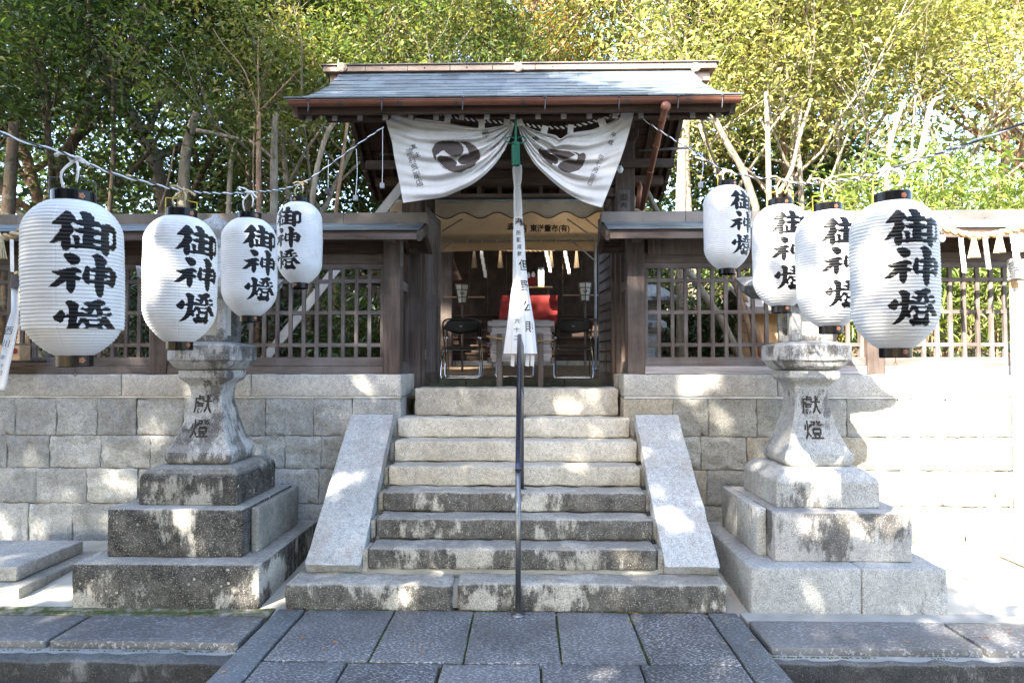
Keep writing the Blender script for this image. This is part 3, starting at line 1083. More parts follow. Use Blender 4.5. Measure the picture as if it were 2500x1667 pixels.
for k in range(nb):
    x0, x1 = -1.27 + 2.6 * k / nb, -1.27 + 2.6 * (k + 1) / nb
    MB().bb((x0 + .002, YP + .0 - .005 * (k % 2), Z(420, YP)), (x1 - .002, YP + .03, 4.75)).build('gable_board', WR['z'] if k % 3 else WD['z'], gate)
# long purlins front, middle, back
for y, z, hx_, hh in ((6.45, Z(292, 6.45), X(1728, 6.45, 280), .13), (YP + .0, 4.78, 2.15, .16), (8.95, Z(292, 6.45), 2.0, .13)):
    MB().bb((-hx_ + .06, y - .06, z), (hx_, y + .06, z + hh)).build('purlin', WD['x'], gate, bevel=.004)
# rafters, soffit boards
for k in range(17):
    x = -1.95 + 3.9 * k / 16
    for s2 in (-1, 1):
        ye = YE0 + .12 if s2 < 0 else YE1 - .12
        MB().beam((x, YR, ZRG - .17), (x, ye, ZE - .11), .05, .07).build('rafter', WD['y'], gate)
        if s2 < 0:
            MB().box((x, ye - .006, ZE - .115), (.05, .008, .062)).build('rafter_cap', WPAINT if 0 else WB['x'], gate)
for s2 in (-1, 1):
    ye = YE0 if s2 < 0 else YE1
    N_ = 8
    for k in range(N_):
        u0, u1 = k / N_, (k + 1) / N_
        a = Vector((0, YR + (ye - YR) * u0, roofz(u0) - .075))
        b = Vector((0, YR + (ye - YR) * u1, roofz(u1) - .075 + .03 * u1))
        MB().beam(a, b, 2 * HW - .12, .03).build('soffit_board', WD['x'], gate)
        for sx in (-1, 1):
            MB().beam(a + Vector((sx * (HW - .03), 0, -.03)), b + Vector((sx * (HW - .03), 0, -.03)), .05, .15).build('bargeboard', WR['y'], gate)
    MB().bb((-HW + .02, ye - .03 * s2 - .02, ZE - .12), (HW - .02, ye - .03 * s2 + .02, ZE - .035)).build('fascia', WD['x'], gate)
# roof sheets, front slope: eleven staggered courses
NR = 11
WS = .345
meshes = {}
for r in range(NR):
    u0, u1 = r / NR, (r + 1) / NR
    y0, y1 = YR + (YE0 - .06 - YR) * u0, YR + (YE0 - .06 - YR) * u1
    z0, z1 = roofz(u0), roofz(u1)
    a = math.atan2(z0 - z1, y0 - y1)
    L = math.hypot(y0 - y1, z0 - z1) + .03
    me = MB().bb((-WS / 2 + .001, -L / 2 - .004, -.016), (WS / 2 - .001, L / 2, 0)).build('roof_sheet', ROOF, gate, bevel=.002)
    hw = HW + .0 + .05 * u1 ** 2
    off = (r % 2) * WS / 2 + (r % 3) * .04
    n0 = -int(hw / WS) - 2
    firsto = True
    for k in range(n0, -n0 + 1):
        xa, xb = k * WS + off - WS / 2, k * WS + off + WS / 2
        xa, xb = max(xa, -hw), min(xb, hw)
        if xb - xa < .03: continue
        o = me if firsto else me.copy()
        if not firsto: COL.objects.link(o)
        firsto = False
        o.location = ((xa + xb) / 2, (y0 + y1) / 2, (z0 + z1) / 2 + .014 + random.uniform(-.0015, .0015))
        o.scale.x = (xb - xa) / WS
        o.rotation_euler = (a - .055 + random.uniform(-.006, .006), random.uniform(-.002, .002), 0)
for k in range(8):
    u0, u1 = k / 8, (k + 1) / 8
    a = Vector((0, YR + (YE1 - YR) * u0, roofz(u0)))
    b = Vector((0, YR + (YE1 - YR) * u1, roofz(u1)))
    MB().beam(a, b, 2 * HW, .016).build('rear_roof_sheet', ROOF, gate)
    a = Vector((0, YR + (YE0 - YR) * u0, roofz(u0) - .03))
    b = Vector((0, YR + (YE0 - YR) * u1, roofz(u1) - .03))
    MB().beam(a, b, 2 * HW - .02, .02).build('underlay', COPPER_DARK, gate)
# ridge
xa, xb = X(797, YR, 170), X(1742, YR, 160)
zr0, zr1 = Z(171, YR - .13), Z(157, YR - .13)
x = xa
while x < xb - .05:
    w = min(.50, xb - x)
    MB().bb((x + .001, YR - .13, zr0), (x + w - .001, YR + .13, zr1)).build('ridge_cover', COPPER_RIDGE, gate, bevel=.004)
    MB().lathe([(.001, 0), (.008, .003), (.011, .008)], 8, (x + w * .4, YR - .139, (zr0 + zr1) / 2), Matrix.Rotation(PI / 2, 3, 'X') @ Matrix.Scale(-1, 3, (0, 0, 1))).build('rivet', COPPER_DARK, gate)
    x += w
MB().bb((xa - .03, YR - .15, zr1 + .002), (xb + .03, YR + .15, zr1 + .014)).build('ridge_cap', COPPER_DARK, gate)
MB().bb((xa + .06, YR - .05, zr0 - .11), (xb - .06, YR + .05, zr0 - .001)).build('ridge_base', COPPER_RIDGE, gate)


def comma(cx, cy, r, k, rot=0, n=14):
    """one comma of a three-comma swirl, 2D points"""
    a0 = rot + k * 2 * PI / 3
    hx_, hy_ = cx + r * .48 * math.cos(a0), cy + r * .48 * math.sin(a0)
    pts = []
    hr = r * .37
    for i in range(n + 1):
        a = a0 - 2.6 + (4.2) * i / n
        pts.append((hx_ + hr * math.cos(a), hy_ + hr * math.sin(a)))
    for i in range(1, n + 1):
        a = a0 + .35 + 1.75 * i / n
        pts.append((cx + r * .97 * math.cos(a), cy + r * .97 * math.sin(a)))
    for i in range(n):
        a = a0 + .35 + 1.75 - 1.6 * (i + 1) / n
        rr_ = r * (.97 - .42 * (i + 1) / n)
        pts.append((cx + rr_ * math.cos(a), cy + rr_ * math.sin(a)))
    return pts


for px in (835, 1265, 1698):
    c_ = P(px, 165, YR - .145)
    b = MB().lathe([(.001, .012), (.050, .012), (.057, .006), (.057, 0)], 28, c_, Matrix.Rotation(PI / 2, 3, 'X'))
    o = b.build('ridge_crest', EMBLEM_METAL, gate)
    b = MB()
    for k in range(3):
        b.poly([(c_.x + x_, YR - .1635, c_.z + y_) for x_, y_ in comma(0, 0, .05, k)], (0, .004, 0))
    b.build('crest_commas', COPPER_RIDGE, o)
# gutter, joints and hooks
gl, gr = X(707, 6.0, 250), X(1807, 6.0, 250)
zg = Z(250, 6.0)
b = MB()
prof = [(math.cos(a) * .042, math.sin(a) * .042) for a in [PI + PI * i / 10 for i in range(11)]]
prof = prof + [(p[0] * .93, p[1] * .93) for p in reversed(prof)]
vs = [(x, 6.0 + p[0], zg + .018 + p[1]) for x in (gl, gr) for p in prof]
n = len(prof)
b.add(vs, [(i, (i + 1) % n, n + (i + 1) % n, n + i) for i in range(n)] + [tuple(range(n)), tuple(reversed(range(n, 2 * n)))])
b.tube([(gl, 5.958, zg + .02), (gr, 5.958, zg + .02)], .006, 6)
b.build('gutter', GUTTER, gate)
for px in (833, 976, 1113, 1276, 1530, 1679):
    x = X(px, 6.0, 250)
    b = MB()
    for q in range(4):
        b.add([(x - .018 + q * .012 + dx, 6.0 + math.cos(a) * .0445, zg + .018 + math.sin(a) * .0445) for dx in (0, .006) for a in [PI + PI * i / 8 for i in range(9)]], [(i, i + 1, 10 + i, 9 + i) for i in range(8)])
    b.build('gutter_joint', WIREK, gate)
for px in (757, 935, 1131, 1331, 1510, 1653, 1760):
    x = X(px, 6.0, 250)
    b = MB().tube([(x, 5.953, zg + .035), (x, 5.952, zg - .03), (x - .004, 5.955, zg - .085)], [.004, .006, .005], 6)
    b.lathe([(.001, 0), (.012, 0), (.014, .01), (.001, .012)], 8, (x, 5.95, zg + .02))
    b.build('gutter_hook', WIREK, gate)
# slanting downpipe at the right
a, b_ = P(1624, 262, 5.98), P(1567, 510, 7.1)
d = (b_ - a)
mb = MB().tube([a + Vector((0, -.03, 0)), a + d * .02, a + d * .06, b_], [.030, .034, .030, .030], 12)
for f_ in (.1, .33, .58): mb.tube([a + d * f_, a + d * (f_ + .015)], .035, 12)
mb.build('downpipe', GUTTER, gate, smooth=True)
MB().lathe([(.001, .0), (.030, .0), (.046, .012), (.048, .03), (.034, .05)], 20, a + Vector((0, -.045, 0)), Matrix.Rotation(-PI / 2, 3, 'X')).build('downpipe_cup', GUTTER, gate, smooth=True)
mb = MB().tube([P(1556, 455, 7.35), P(1560, 448, 7.3), P(1563, 458, 7.25), P(1556, 510, 7.3)], .028, 10)
mb.build('small_pipe', GUTTER, gate, smooth=True)
# thin grey bars jutting out
for pa, pb in (((925, 377), (965, 378)), ((1560, 368), (1689, 361))):
    MB().beam(P(*pa, 7.3), P(*pb, 7.3), .02, .02).build('iron_bar', STEEL, gate)
# paper plaque on the right pillar
c_ = P(1523, 500, YP - .094)
mb = MB().box(c_, (.14, .006, .34))
o = mb.build('pillar_plaque', WG['z'], gate)
mb = MB()
for i, ch in enumerate('御奉'):
    put_text(mb, ch, lambda x, y: (c_.x - .045 + x * .09, YP - .0985, c_.z + .05 - i * .1 + y * .09), .01)
mb.build('plaque_writing', INKCLOTH, o)


# doors: lattice leaves swung inwards
def door(sx):
    xh = (X(1033, 7.68), X(1500, 7.68))[sx > 0]
    t = thing('lattice_door', ('left' if sx < 0 else 'right') + ' leaf of the lattice gate door, standing open inwards', 'door', (xh, 7.68, 1.675), 0, 'leaves of the gate door')
    ang = PI / 2 + sx * math.radians(4.7)
    t.rotation_euler.z = ang
    Wd, Hd = .86, Z(500, 7.68) - 1.675
    for x in (.035, Wd - .035):
        MB().bb((x - .035, -.022, 0), (x + .035, .022, Hd)).build('stile', WG['z'], t, bevel=.002)
    for z0, z1 in ((.0, .14), (.98, 1.10), (Hd - .08, Hd)):
        MB().bb((.071, -.018, z0 + .002), (Wd - .071, .018, z1)).build('rail', WG['x'], t, bevel=.002)
    for k in range(6):
        x = .07 + (Wd - .14) * (k + 1) / 7
        MB().bb((x - .014, -.022, .142), (x + .014, .004, Hd - .082)).build('slat', WG['z'], t)
    for k in range(14):
        z = .14 + (Hd - .22) * (k + 1) / 15
        if .96 < z < 1.12: continue
        MB().bb((.071, .005, z - .012), (Wd - .071, .018, z + .012)).build('crossbar', WD['x'], t)
    for z in (.35, 1.9):
        h = MB().bb((-.05, -.029, z - .06), (.05, -.0245, z + .06)).bb((-.05, .0245, z - .06), (.05, .029, z + .06))
        h.tube([(-.002, -.028, z - .06), (-.002, -.028, z + .06)], .008, 8)
        h.build('hinge', STEEL, t)


door(-1)
door(1)

# long white brace behind the left fence
o = MB().beam(P(985, 450, 7.95), P(640, 885, 8.3), .11, .03, (0, 1, 0)).build('brace', WPAINT)
tag(o, 'long white painted steel brace slanting down behind the left lattice fence', 'brace')


# ================================================================== HANDRAIL
hr = thing('handrail', 'steel handrail running up the middle of the stairs from a round base plate', 'handrail', (0, 0, 0))
x0 = X(1265, 5.08, 1480)
zt_ = Z(1137, 5.08)
xt = X(1268, 6.75, 812)
zt2 = Z(815, 6.75)
MB().tube([(x0, 5.08, 0), (x0, 5.08, zt_ - .01)], .0215, 16).build('post', STEEL, hr, smooth=True)
MB().lathe([(.055, .001), (.055, .008), (.03, .012), (.022, .02)], 24, (x0, 5.08, 0)).build('base_plate', STEEL, hr, smooth=True)
MB().tube([(x0, 5.06, zt_ - .035), (x0, 5.075, zt_ - .01), (x0, 5.1, zt_ + .008), (xt, 6.75, zt2 - .02), (xt, 6.775, zt2 - .045), (xt, 6.78, zt2 - .08)], .0225, 16).build('rail', RAILBLUE, hr, smooth=True)
for y, zb in ((6.02, zt[3]), (6.74, zt[6])):
    f_ = (y - 5.1) / 1.65
    zz = zt_ + (zt2 - zt_) * f_ - .02
    xx = x0 + .03 + (xt - x0) * f_
    MB().tube([(xx - .03, y, zz), (xx, y, zz - .1), (xx, y, zb)], .017, 12).build('post', STEEL, hr, smooth=True)
    MB().lathe([(.045, .001), (.045, .007), (.02, .012)], 20, (xx, y, zb)).build('base_plate', STEEL, hr, smooth=True)


# ================================================================== BANNERS
def catmull(pts, n):
    out = []
    p = [pts[0]] + list(pts) + [pts[-1]]
    for i in range(1, len(p) - 2):
        for k in range(8):
            t = k / 8
            a, b, c, d = p[i - 1], p[i], p[i + 1], p[i + 2]
            out.append(tuple(.5 * ((2 * b[j]) + (-a[j] + c[j]) * t + (2 * a[j] - 5 * b[j] + 4 * c[j] - d[j]) * t * t + (-a[j] + 3 * b[j] - 3 * c[j] + d[j]) * t ** 3) for j in range(2)))
    out.append(pts[-1])
    ds = [0]
    for i in range(1, len(out)): ds.append(ds[-1] + math.dist(out[i], out[i - 1]))
    res = []
    j = 0
    for i in range(n + 1):
        s = ds[-1] * i / n
        while j < len(ds) - 2 and ds[j + 1] < s: j += 1
        t = (s - ds[j]) / max(1e-9, ds[j + 1] - ds[j])
        res.append((out[j][0] + (out[j + 1][0] - out[j][0]) * t, out[j][1] + (out[j + 1][1] - out[j][1]) * t))
    return res


def inpoly(x, y, P_):
    c = False
    n = len(P_)
    j = n - 1
    for i in range(n):
        xi, yi = P_[i]
        xj, yj = P_[j]
        if (yi > y) != (yj > y) and x < (xj - xi) * (y - yi) / (yj - yi) + xi: c = not c
        j = i
    return c


MON_L = [[(455, 560), (450, 480), (490, 380), (540, 290), (640, 220), (760, 180), (900, 180), (1130, 190), (1290, 210), (1390, 300), (1450, 390), (1465, 480), (1440, 570), (1350, 650), (1220, 690), (1090, 680), (980, 630), (880, 540), (830, 490), (750, 520), (680, 590), (590, 650), (590, 780), (700, 930), (930, 1110), (880, 1100), (740, 990), (600, 820), (500, 720)],
         [(1340, 205), (1540, 205), (1660, 250), (1800, 330), (1900, 430), (1970, 530), (1995, 640), (1980, 780), (1880, 860), (1800, 980), (1700, 1040), (1560, 1090), (1370, 1200), (1200, 1195), (1000, 1150), (860, 1050), (700, 900), (620, 780), (615, 710), (680, 665), (820, 660), (960, 680), (1100, 760), (1220, 840), (1255, 900), (1215, 980), (1300, 985), (1500, 960), (1640, 955), (1400, 950), (1310, 890), (1285, 810), (1320, 740), (1400, 650), (1520, 620), (1640, 610), (1600, 490), (1540, 370), (1430, 270)]]
MON_R = [[(240, 370), (290, 360), (350, 410), (440, 430), (560, 400), (700, 370), (870, 390), (1000, 430), (1300, 450), (1460, 480), (1650, 600), (1500, 680), (1350, 750), (1230, 770), (1080, 740), (960, 680), (870, 620), (760, 570), (620, 490), (760, 600), (900, 670), (980, 760), (990, 860), (950, 930), (870, 960), (760, 920), (760, 1000), (600, 900), (350, 680), (240, 560), (220, 450)],
         [(1480, 480), (1700, 510), (1800, 570), (1950, 510), (2020, 580), (2050, 660), (1980, 900), (1900, 1060), (1800, 1160), (1600, 1250), (1400, 1290), (1200, 1250), (1050, 1150), (970, 1060), (975, 1000), (1060, 900), (1200, 830), (1400, 800), (1550, 815), (1650, 835), (1720, 760), (1730, 620), (1660, 560)]]
mon_l = [[(1020 + x / 13.067, 330 + y / 13.067) for x, y in p] for p in MON_L]
mon_r = [[(1300 + x / 15.68, 340 + y / 15.68) for x, y in p] for p in MON_R]


def banner(top, bot, edge, flip, label, mons, tabs, yb=6.32, seed=0):
    nu, nv = 190, 130
    T, B, E = catmull(top, nu), catmull(bot, nu), catmull(edge, nv)
    kn = T[-1]
    grid = []
    for j in range(nv + 1):
        v = j / nv
        row = []
        for i in range(nu + 1):
            u = i / nu
            w0 = T[i][0] * (1 - v) + B[i][0] * v
            h0 = T[i][1] * (1 - v) + B[i][1] * v
            # sag of the swags between the corner and the knot
            sag = math.sin(PI * u ** 1.0) * math.sin(PI * v) * 10
            k0 = (1 - u) ** 3
            ex = E[j][0] - (T[0][0] * (1 - v) + B[0][0] * v)
            ey = E[j][1] - (T[0][1] * (1 - v) + B[0][1] * v)
            px, py = w0 + ex * k0, h0 + sag + ey * k0
            env = math.sin(PI * min(1, max(0, u * .9 + .1))) ** .6 * (.35 + .65 * u)
            vv = v ** .85
            ph = noise.noise(Vector((u * 1.6, seed, 0))) * 2
            d = .048 * env * (math.sin(2 * PI * 4.3 * vv + ph + u * 1.2) * (.4 + .6 * v * (1 - v) * 4) + .5 * math.sin(2 * PI * 9.1 * vv - ph * 2 - u * 2))
            d += noise.noise(Vector((u * 3, v * 4, seed + 4))) * .035 * (.3 + env)
            d += .03 * math.exp(-((v - .93) / .05) ** 2) * env
            yy = yb - d + .10 * math.sin(PI * u) * v * -.6
            row.append(P(px, py, yy))
        grid.append(row)
    vs = [p for r in grid for p in r]
    fs, ms = [], []
    W1 = nu + 1
    inv = []
    for j in range(nv):
        for i in range(nu):
            q = (j * W1 + i, j * W1 + i + 1, (j + 1) * W1 + i + 1, (j + 1) * W1 + i)
            c_ = (vs[q[0]] + vs[q[2]]) / 2
            dd = c_ - Vector((CXC, 0, CZ))
            dd = _R.transposed() @ dd
            px, py = 1250 + F * dd.x / -dd.z, 833.5 - F * dd.y / -dd.z
            ins = any(inpoly(px, py, m_) for m_ in mons) if abs(px - 1200) < 400 else False
            fs.append(q)
            ms.append(1 if ins else 0)
    me = bpy.data.meshes.new('banner_cloth')
    me.from_pydata([tuple(v) for v in vs], [], fs)
    me.materials.append(CLOTH)
    me.materials.append(MONB)
    me.polygons.foreach_set('material_index', ms)
    me.polygons.foreach_set('use_smooth', [True] * len(fs))
    t = thing('draped_banner', label, 'banner', (0, 0, 0), 0, 'two halves of the white shrine curtain')
    o = link('cloth', me, t)
    s = o.modifiers.new('s', 'SOLIDIFY')
    s.thickness = .002

    def at(px, py):
        return P(px, py, yb - .06)
    # loops
    for (x0, y0, x1, y1, w) in tabs:
        a, b = P(x0, y0, yb - .02), P(x1, y1, yb - .03)
        MB().beam(a, b, w * yb / F, .006, (0, 1, 0)).build('hanging_loop', CLOTH, t)
    return t, grid, nu, nv


topL = [(946, 266), (975, 276), (1003, 285), (1017, 288), (1053, 293), (1087, 298), (1115, 305), (1150, 311), (1185, 313), (1215, 309), (1240, 304), (1256, 302)]
botL = [(984, 496), (1031, 489), (1078, 482), (1106, 472), (1157, 447), (1199, 412), (1230, 370), (1247, 333), (1255, 305)]
edL = [(946, 268), (942, 294), (956, 344), (963, 387), (974, 440), (984, 496)]
bl, gL, nu, nv = banner(topL, botL, edL, 1, 'left half of the white curtain with a brown three-comma crest, tied up at the middle', mon_l, [(1009, 268, 1005, 286, 15), (1095, 278, 1091, 300, 15), (1176, 292, 1176, 316, 15), (1238, 292, 1236, 306, 15)], seed=0)
topR = [(1552, 262), (1531, 272), (1511, 288), (1474, 306), (1446, 317), (1410, 322), (1387, 327), (1369, 338), (1355, 330), (1323, 323), (1298, 315), (1275, 305), (1262, 303)]
botR = [(1469, 507), (1432, 496), (1390, 475), (1348, 443), (1306, 401), (1281, 358), (1268, 320), (1263, 304)]
edR = [(1550, 263), (1545, 288), (1533, 333), (1519, 378), (1494, 445), (1469, 507)]
br, gR, _, _ = banner(topR, botR, edR, -1, 'right half of the white curtain with a creased brown crest, tied up at the middle', mon_r, [(1527, 262, 1522, 290, 17), (1466, 290, 1474, 310, 18), (1394, 305, 1392, 326, 14), (1332, 308, 1327, 326, 16), (1266, 292, 1270, 308, 17)], seed=5)


def on_grid(grid, pts_uv):
    pass


def cloth_text(grid, body, p0, p1, size, m, parent, bold=.015):
    """vertical writing on the cloth following the line p0 -> p1 (pixels), laid on the nearest cloth depth"""
    flat = [(p, i) for i, p in enumerate([q for r in grid for q in r])]
    pts = [(1250 + F * (lambda d: d.x / -d.z)(_R.transposed() @ (p - Vector((CXC, 0, CZ)))), 833.5 - F * (lambda d: d.y / -d.z)(_R.transposed() @ (p - Vector((CXC, 0, CZ)))), p.y) for p, _ in flat[::3]]
    A = np.array(pts)
    mb = MB()
    n = len(body)
    dx, dy = (p1[0] - p0[0]) / max(1, n - 1), (p1[1] - p0[1]) / max(1, n - 1)
    L = math.hypot(dx, dy) or 1
    ax = (dx / L, dy / L)                                # "down" of the writing
    for i, ch in enumerate(body):
        cx_, cy_ = p0[0] + dx * i, p0[1] + dy * i

        def fn(x, y):
            u, w = (x - .5) * size, (.38 - y) * size
            px = cx_ + u * ax[1] + w * ax[0]
            py = cy_ - u * ax[0] + w * ax[1]
            dmin = np.argmin((A[:, 0] - px) ** 2 + (A[:, 1] - py) ** 2)
            return P(px, py, A[dmin, 2] - .005)
        put_text(mb, ch, fn, bold)
    mb.build('cloth_writing', m, parent)


cloth_text(gL, '友主', (1010, 358), (1019, 378), 14, INKCLOTH, bl)
cloth_text(gL, '津村呉服店', (1000, 371), (1024, 446), 19, INKGREY, bl)
cloth_text(gL, '奉', (1186, 328), (1190, 345), 20, INKCLOTH, bl)
cloth_text(gR, '平成', (1498, 330), (1491, 348), 13, INKCLOTH, br)
cloth_text(gR, '年七月吉日', (1467, 385), (1441, 446), 16, INKGREY, br)
cloth_text(gR, '納', (1307, 338), (1312, 348), 14, INKCLOTH, br)


def two_strand(pts, r, pitch, m1, m2, name, label, cat, parent=None, n=6, sub=.012):
    P_ = [Vector(p) for p in pts]
    path = []
    for i in range(len(P_) - 1):
        a, b = P_[i], P_[i + 1]
        k = max(1, int((b - a).length / sub))
        path += [a + (b - a) * q / k for q in range(k)]
    path.append(P_[-1])
    s = 0
    A, B = [], []
    for i, p in enumerate(path):
        t = (path[min(i + 1, len(path) - 1)] - path[max(0, i - 1)]).normalized()
        if i: s += (p - path[i - 1]).length
        x = t.cross(Vector((0, 1, .3))).normalized()
        y = t.cross(x)
        a = s / pitch * 2 * PI
        o_ = (x * math.cos(a) + y * math.sin(a)) * r
        A.append(p + o_)
        B.append(p - o_)
    t = parent
    if parent is None: t = thing(name, label, cat, (0, 0, 0))
    MB().tube(A, r * 1.05, n).build('strand', m1, t, smooth=True)
    MB().tube(B, r * 1.05, n).build('strand', m2, t, smooth=True)
    return t


def smooth_path(pts, k=6):
    out = []
    p = [pts[0]] + list(pts) + [pts[-1]]
    for i in range(1, len(p) - 2):
        for q in range(k):
            t = q / k
            a, b, c, d = [Vector(z) for z in p[i - 1:i + 3]]
            out.append(.5 * ((2 * b) + (-a + c) * t + (2 * a - 5 * b + 4 * c - d) * t * t + (-a + 3 * b - 3 * c + d) * t ** 3))
    out.append(Vector(pts[-1]))
    return out


two_strand(smooth_path([P(x, y, 6.32) for x, y in ((955, 264), (1000, 273), (1050, 275), (1100, 285), (1160, 294), (1240, 300), (1262, 300), (1300, 308), (1350, 312), (1400, 309), (1450, 297), (1500, 281), (1548, 262))]), .008, .055, ROPEB, ROPEW, 'curtain_rope', 'black and white twisted rope that holds up the white curtain', 'rope', sub=.006)

# green tassel
tt = thing('green_tassel', 'green silk tassel with bow loops hanging in front of the gate', 'tassel', (0, 0, 0))
yT = 6.22
MB().tube([P(1259, 290, yT), P(1259, 350, yT)], .012, 8).build('cord', TEAL, tt)
for s in (-1, 1):
    MB().tube(smooth_path([P(1259, 340, yT), P(1259 + s * 14, 334, yT), P(1259 + s * 26, 340, yT), P(1259 + s * 16, 350, yT), P(1259, 346, yT)]), .006, 6).build('bow_loop', TEAL, tt)
MB().lathe([(.001, .02), (.035, .015), (.04, 0), (.038, -.012)], 16, P(1259, 352, yT)).build('tassel_head', TEAL, tt)
mb = MB()
for k in range(60):
    a = k * 2.4
    r = .036 * math.sqrt((k + .5) / 60)
    c_ = P(1259, 355, yT) + Vector((r * math.cos(a), r * math.sin(a), 0))
    mb.tube([c_, c_ + Vector((0, 0, -.1)), c_ + Vector((r * .08, 0, -.19 - random.random() * .01))], .0055, 5)
mb.build('fringe', TEAL, tt)

# bell cloth
YB = 6.95
bc = thing('bell_cloth', 'long white bell-rope cloth with handwriting hanging before the offering box', 'cloth', (0, 0, 0))
secs = [(404, 1253, 1273), (415, 1251, 1274), (440, 1253, 1273), (455, 1254, 1271), (500, 1254, 1274), (527, 1254.5, 1275), (570, 1253, 1279), (640, 1252.7, 1282.5), (690, 1252, 1286.6), (720, 1247, 1290), (785, 1240.6, 1300), (863, 1232, 1306)]
n = 96
vs, fs = [], []
fine = []
for i in range(len(secs) - 1):
    for q in range(8):
        t = q / 8
        fine.append(tuple(secs[i][j] + (secs[i + 1][j] - secs[i][j]) * t for j in range(3)))
fine.append(secs[-1])


def bell_pt(py, th, extra=0):
    for i in range(len(secs) - 1):
        if py <= secs[i + 1][0]:
            t = (py - secs[i][0]) / (secs[i + 1][0] - secs[i][0])
            l_, r_ = secs[i][1] + (secs[i + 1][1] - secs[i][1]) * t, secs[i][2] + (secs[i + 1][2] - secs[i][2]) * t
            break
    else: l_, r_ = secs[-1][1:]
    a, b = P(l_, py, YB), P(r_, py, YB)
    c_ = (a + b) / 2
    hw = (b - a).length / 2
    k = max(0, (py - 560) / 300)
    rp = hw * (1 + (.04 + .10 * k) * math.sin(th * 9 + .6 * math.sin(py * .013)) + .03 * math.sin(th * 21))
    knot = 1 - .12 * math.exp(-((py - 455) / 8) ** 2) - .1 * math.exp(-((py - 527) / 5) ** 2)
    return Vector((c_.x + (rp * knot + extra) * math.sin(th), YB - (rp * knot * .62 + extra) * math.cos(th), c_.z))


for s_ in fine:
    for k in range(n): vs.append(bell_pt(s_[0], 2 * PI * k / n))
for i in range(len(fine) - 1):
    for k in range(n): fs.append((i * n + k, i * n + (k + 1) % n, (i + 1) * n + (k + 1) % n, (i + 1) * n + k))
fs.append(tuple(range(n)))
MB().add(vs, fs).build('cloth', CLOTHW, bc, smooth=True)
for body, th0, py0, size, pitch in (('奉', .15, 545, 22, 30), ('納', 1.1, 545, 18, 30), ('所願成就', .0, 570, 11, 17), ('但野公則', .75, 648, 27, 50), ('六十二', -.25, 785, 12, 20)):
    for i, ch in enumerate(body):
        def fn(x, y):
            py = py0 + i * pitch + (.38 - y) * size * (1.1)
            w = (bell_pt(py, PI / 2) - bell_pt(py, -PI / 2)).length / 2
            return bell_pt(py, th0 + (.1 if i > 1 and len(body) == 4 else 0) + (x - .5) * size / 2500 * YB * 1.56 / w, .004)
        put_text(MBX := MB(), ch, fn, .012 if size < 20 else .006)
        MBX.build('written_character', INKCLOTH, bc)
for py in (455, 527):
    MB().tube([bell_pt(py + .3 * math.sin(k), 2 * PI * k / 24, .003) for k in range(25)], .004, 6).build('binding_cord', ROPEW, bc)


def shide(mb, top, w, h, n=4, sgn=1, y=0):
    """zigzag paper streamer"""
    for k in range(n):
        x0 = top.x + sgn * w * .38 * k
        z0 = top.z - h * k / n
        z1 = top.z - h * (k + 1) / n - h * .06
        q = [(x0, top.y - .004 * k, z0), (x0 + w, top.y - .004 * k - .01, z0 - w * .25), (x0 + w + sgn * w * .15, top.y - .004 * k - .012, z1 - w * .2), (x0 + sgn * w * .15, top.y - .004 * k, z1)]
        mb.poly([Vector(p) for p in q], (0, .0012, 0))
    return mb


mb = MB()
for px, s in ((1248, -1), (1284, -1), (1296, -1)):
    shide(mb, P(px, 866, YB), .038, .11, 2, -.25)
mb.build('paper_strips', SHIDEP, bc)

# ================================================================== OFFERING BOX
ob = thing('offering_box', 'weathered wooden offering box with iron studs and a straw rope round it', 'offering box', (0, 0, 0))
yo = 7.7
xa, xb = X(1191, yo, 800), X(1353, yo, 800)
MB().bb((xa - .0, yo - .03, Z(797, yo)), (xb + .0, yo + .4, Z(784, yo))).build('lid_frame', WB['x'], ob, bevel=.004)
for k in range(7):
    yy = yo + .03 + .05 * k
    MB().bb((xa + .05, yy, Z(784, yo) - .01), (xb - .05, yy + .022, Z(784, yo) + .015)).build('grille_bar', WB['x'], ob)
for k in range(4):
    z0, z1 = Z(883, yo) + (Z(797, yo) - Z(883, yo)) * k / 4, Z(883, yo) + (Z(797, yo) - Z(883, yo)) * (k + 1) / 4
    MB().bb((xa + .03, yo - .001 * (k % 2), z0 + .001), (xb - .03, yo + .36, z1 - .001)).build('board', WB['x'], ob, bevel=.002)
for sx, x in ((-1, xa + .02), (1, xb - .02)):
    for k in range(5):
        z = Z(797, yo) - .035 - k * .09
        if k % 2 == 0: MB().bb((x - .026, yo - .012, z - .03), (x + .026, yo - .006, z + .03)).build('iron_strap', WIREK, ob)
        for dz in (-.016, .018):
            MB().lathe([(.001, .014), (.007, .012), (.011, .004), (.011, 0)], 10, (x, yo - .012 + .003, z + dz), Matrix.Rotation(PI / 2, 3, 'X')).build('stud', ROSE, ob, smooth=True)
for px in (1219, 1320):
    x = X(px, yo - .03, 880)
    MB().bb((x - .03, yo - .06, 1.63), (x + .03, yo - .016, Z(815, yo))).build('leg', WG['z'], ob, bevel=.003)
    MB().bb((x - .03, yo + .33, 1.63), (x + .03, yo + .38, Z(800, yo))).build('leg', WG['z'], ob, bevel=.003)
two_strand(smooth_path([P(1188, 820, yo), P(1215, 826, yo - .08), P(1245, 829, yo - .08), P(1290, 834, yo - .07), P(1322, 832, yo - .08), P(1352, 830, yo)]), .006, .04, STRAW, STRAW, '', '', '', parent=ob, sub=.008)


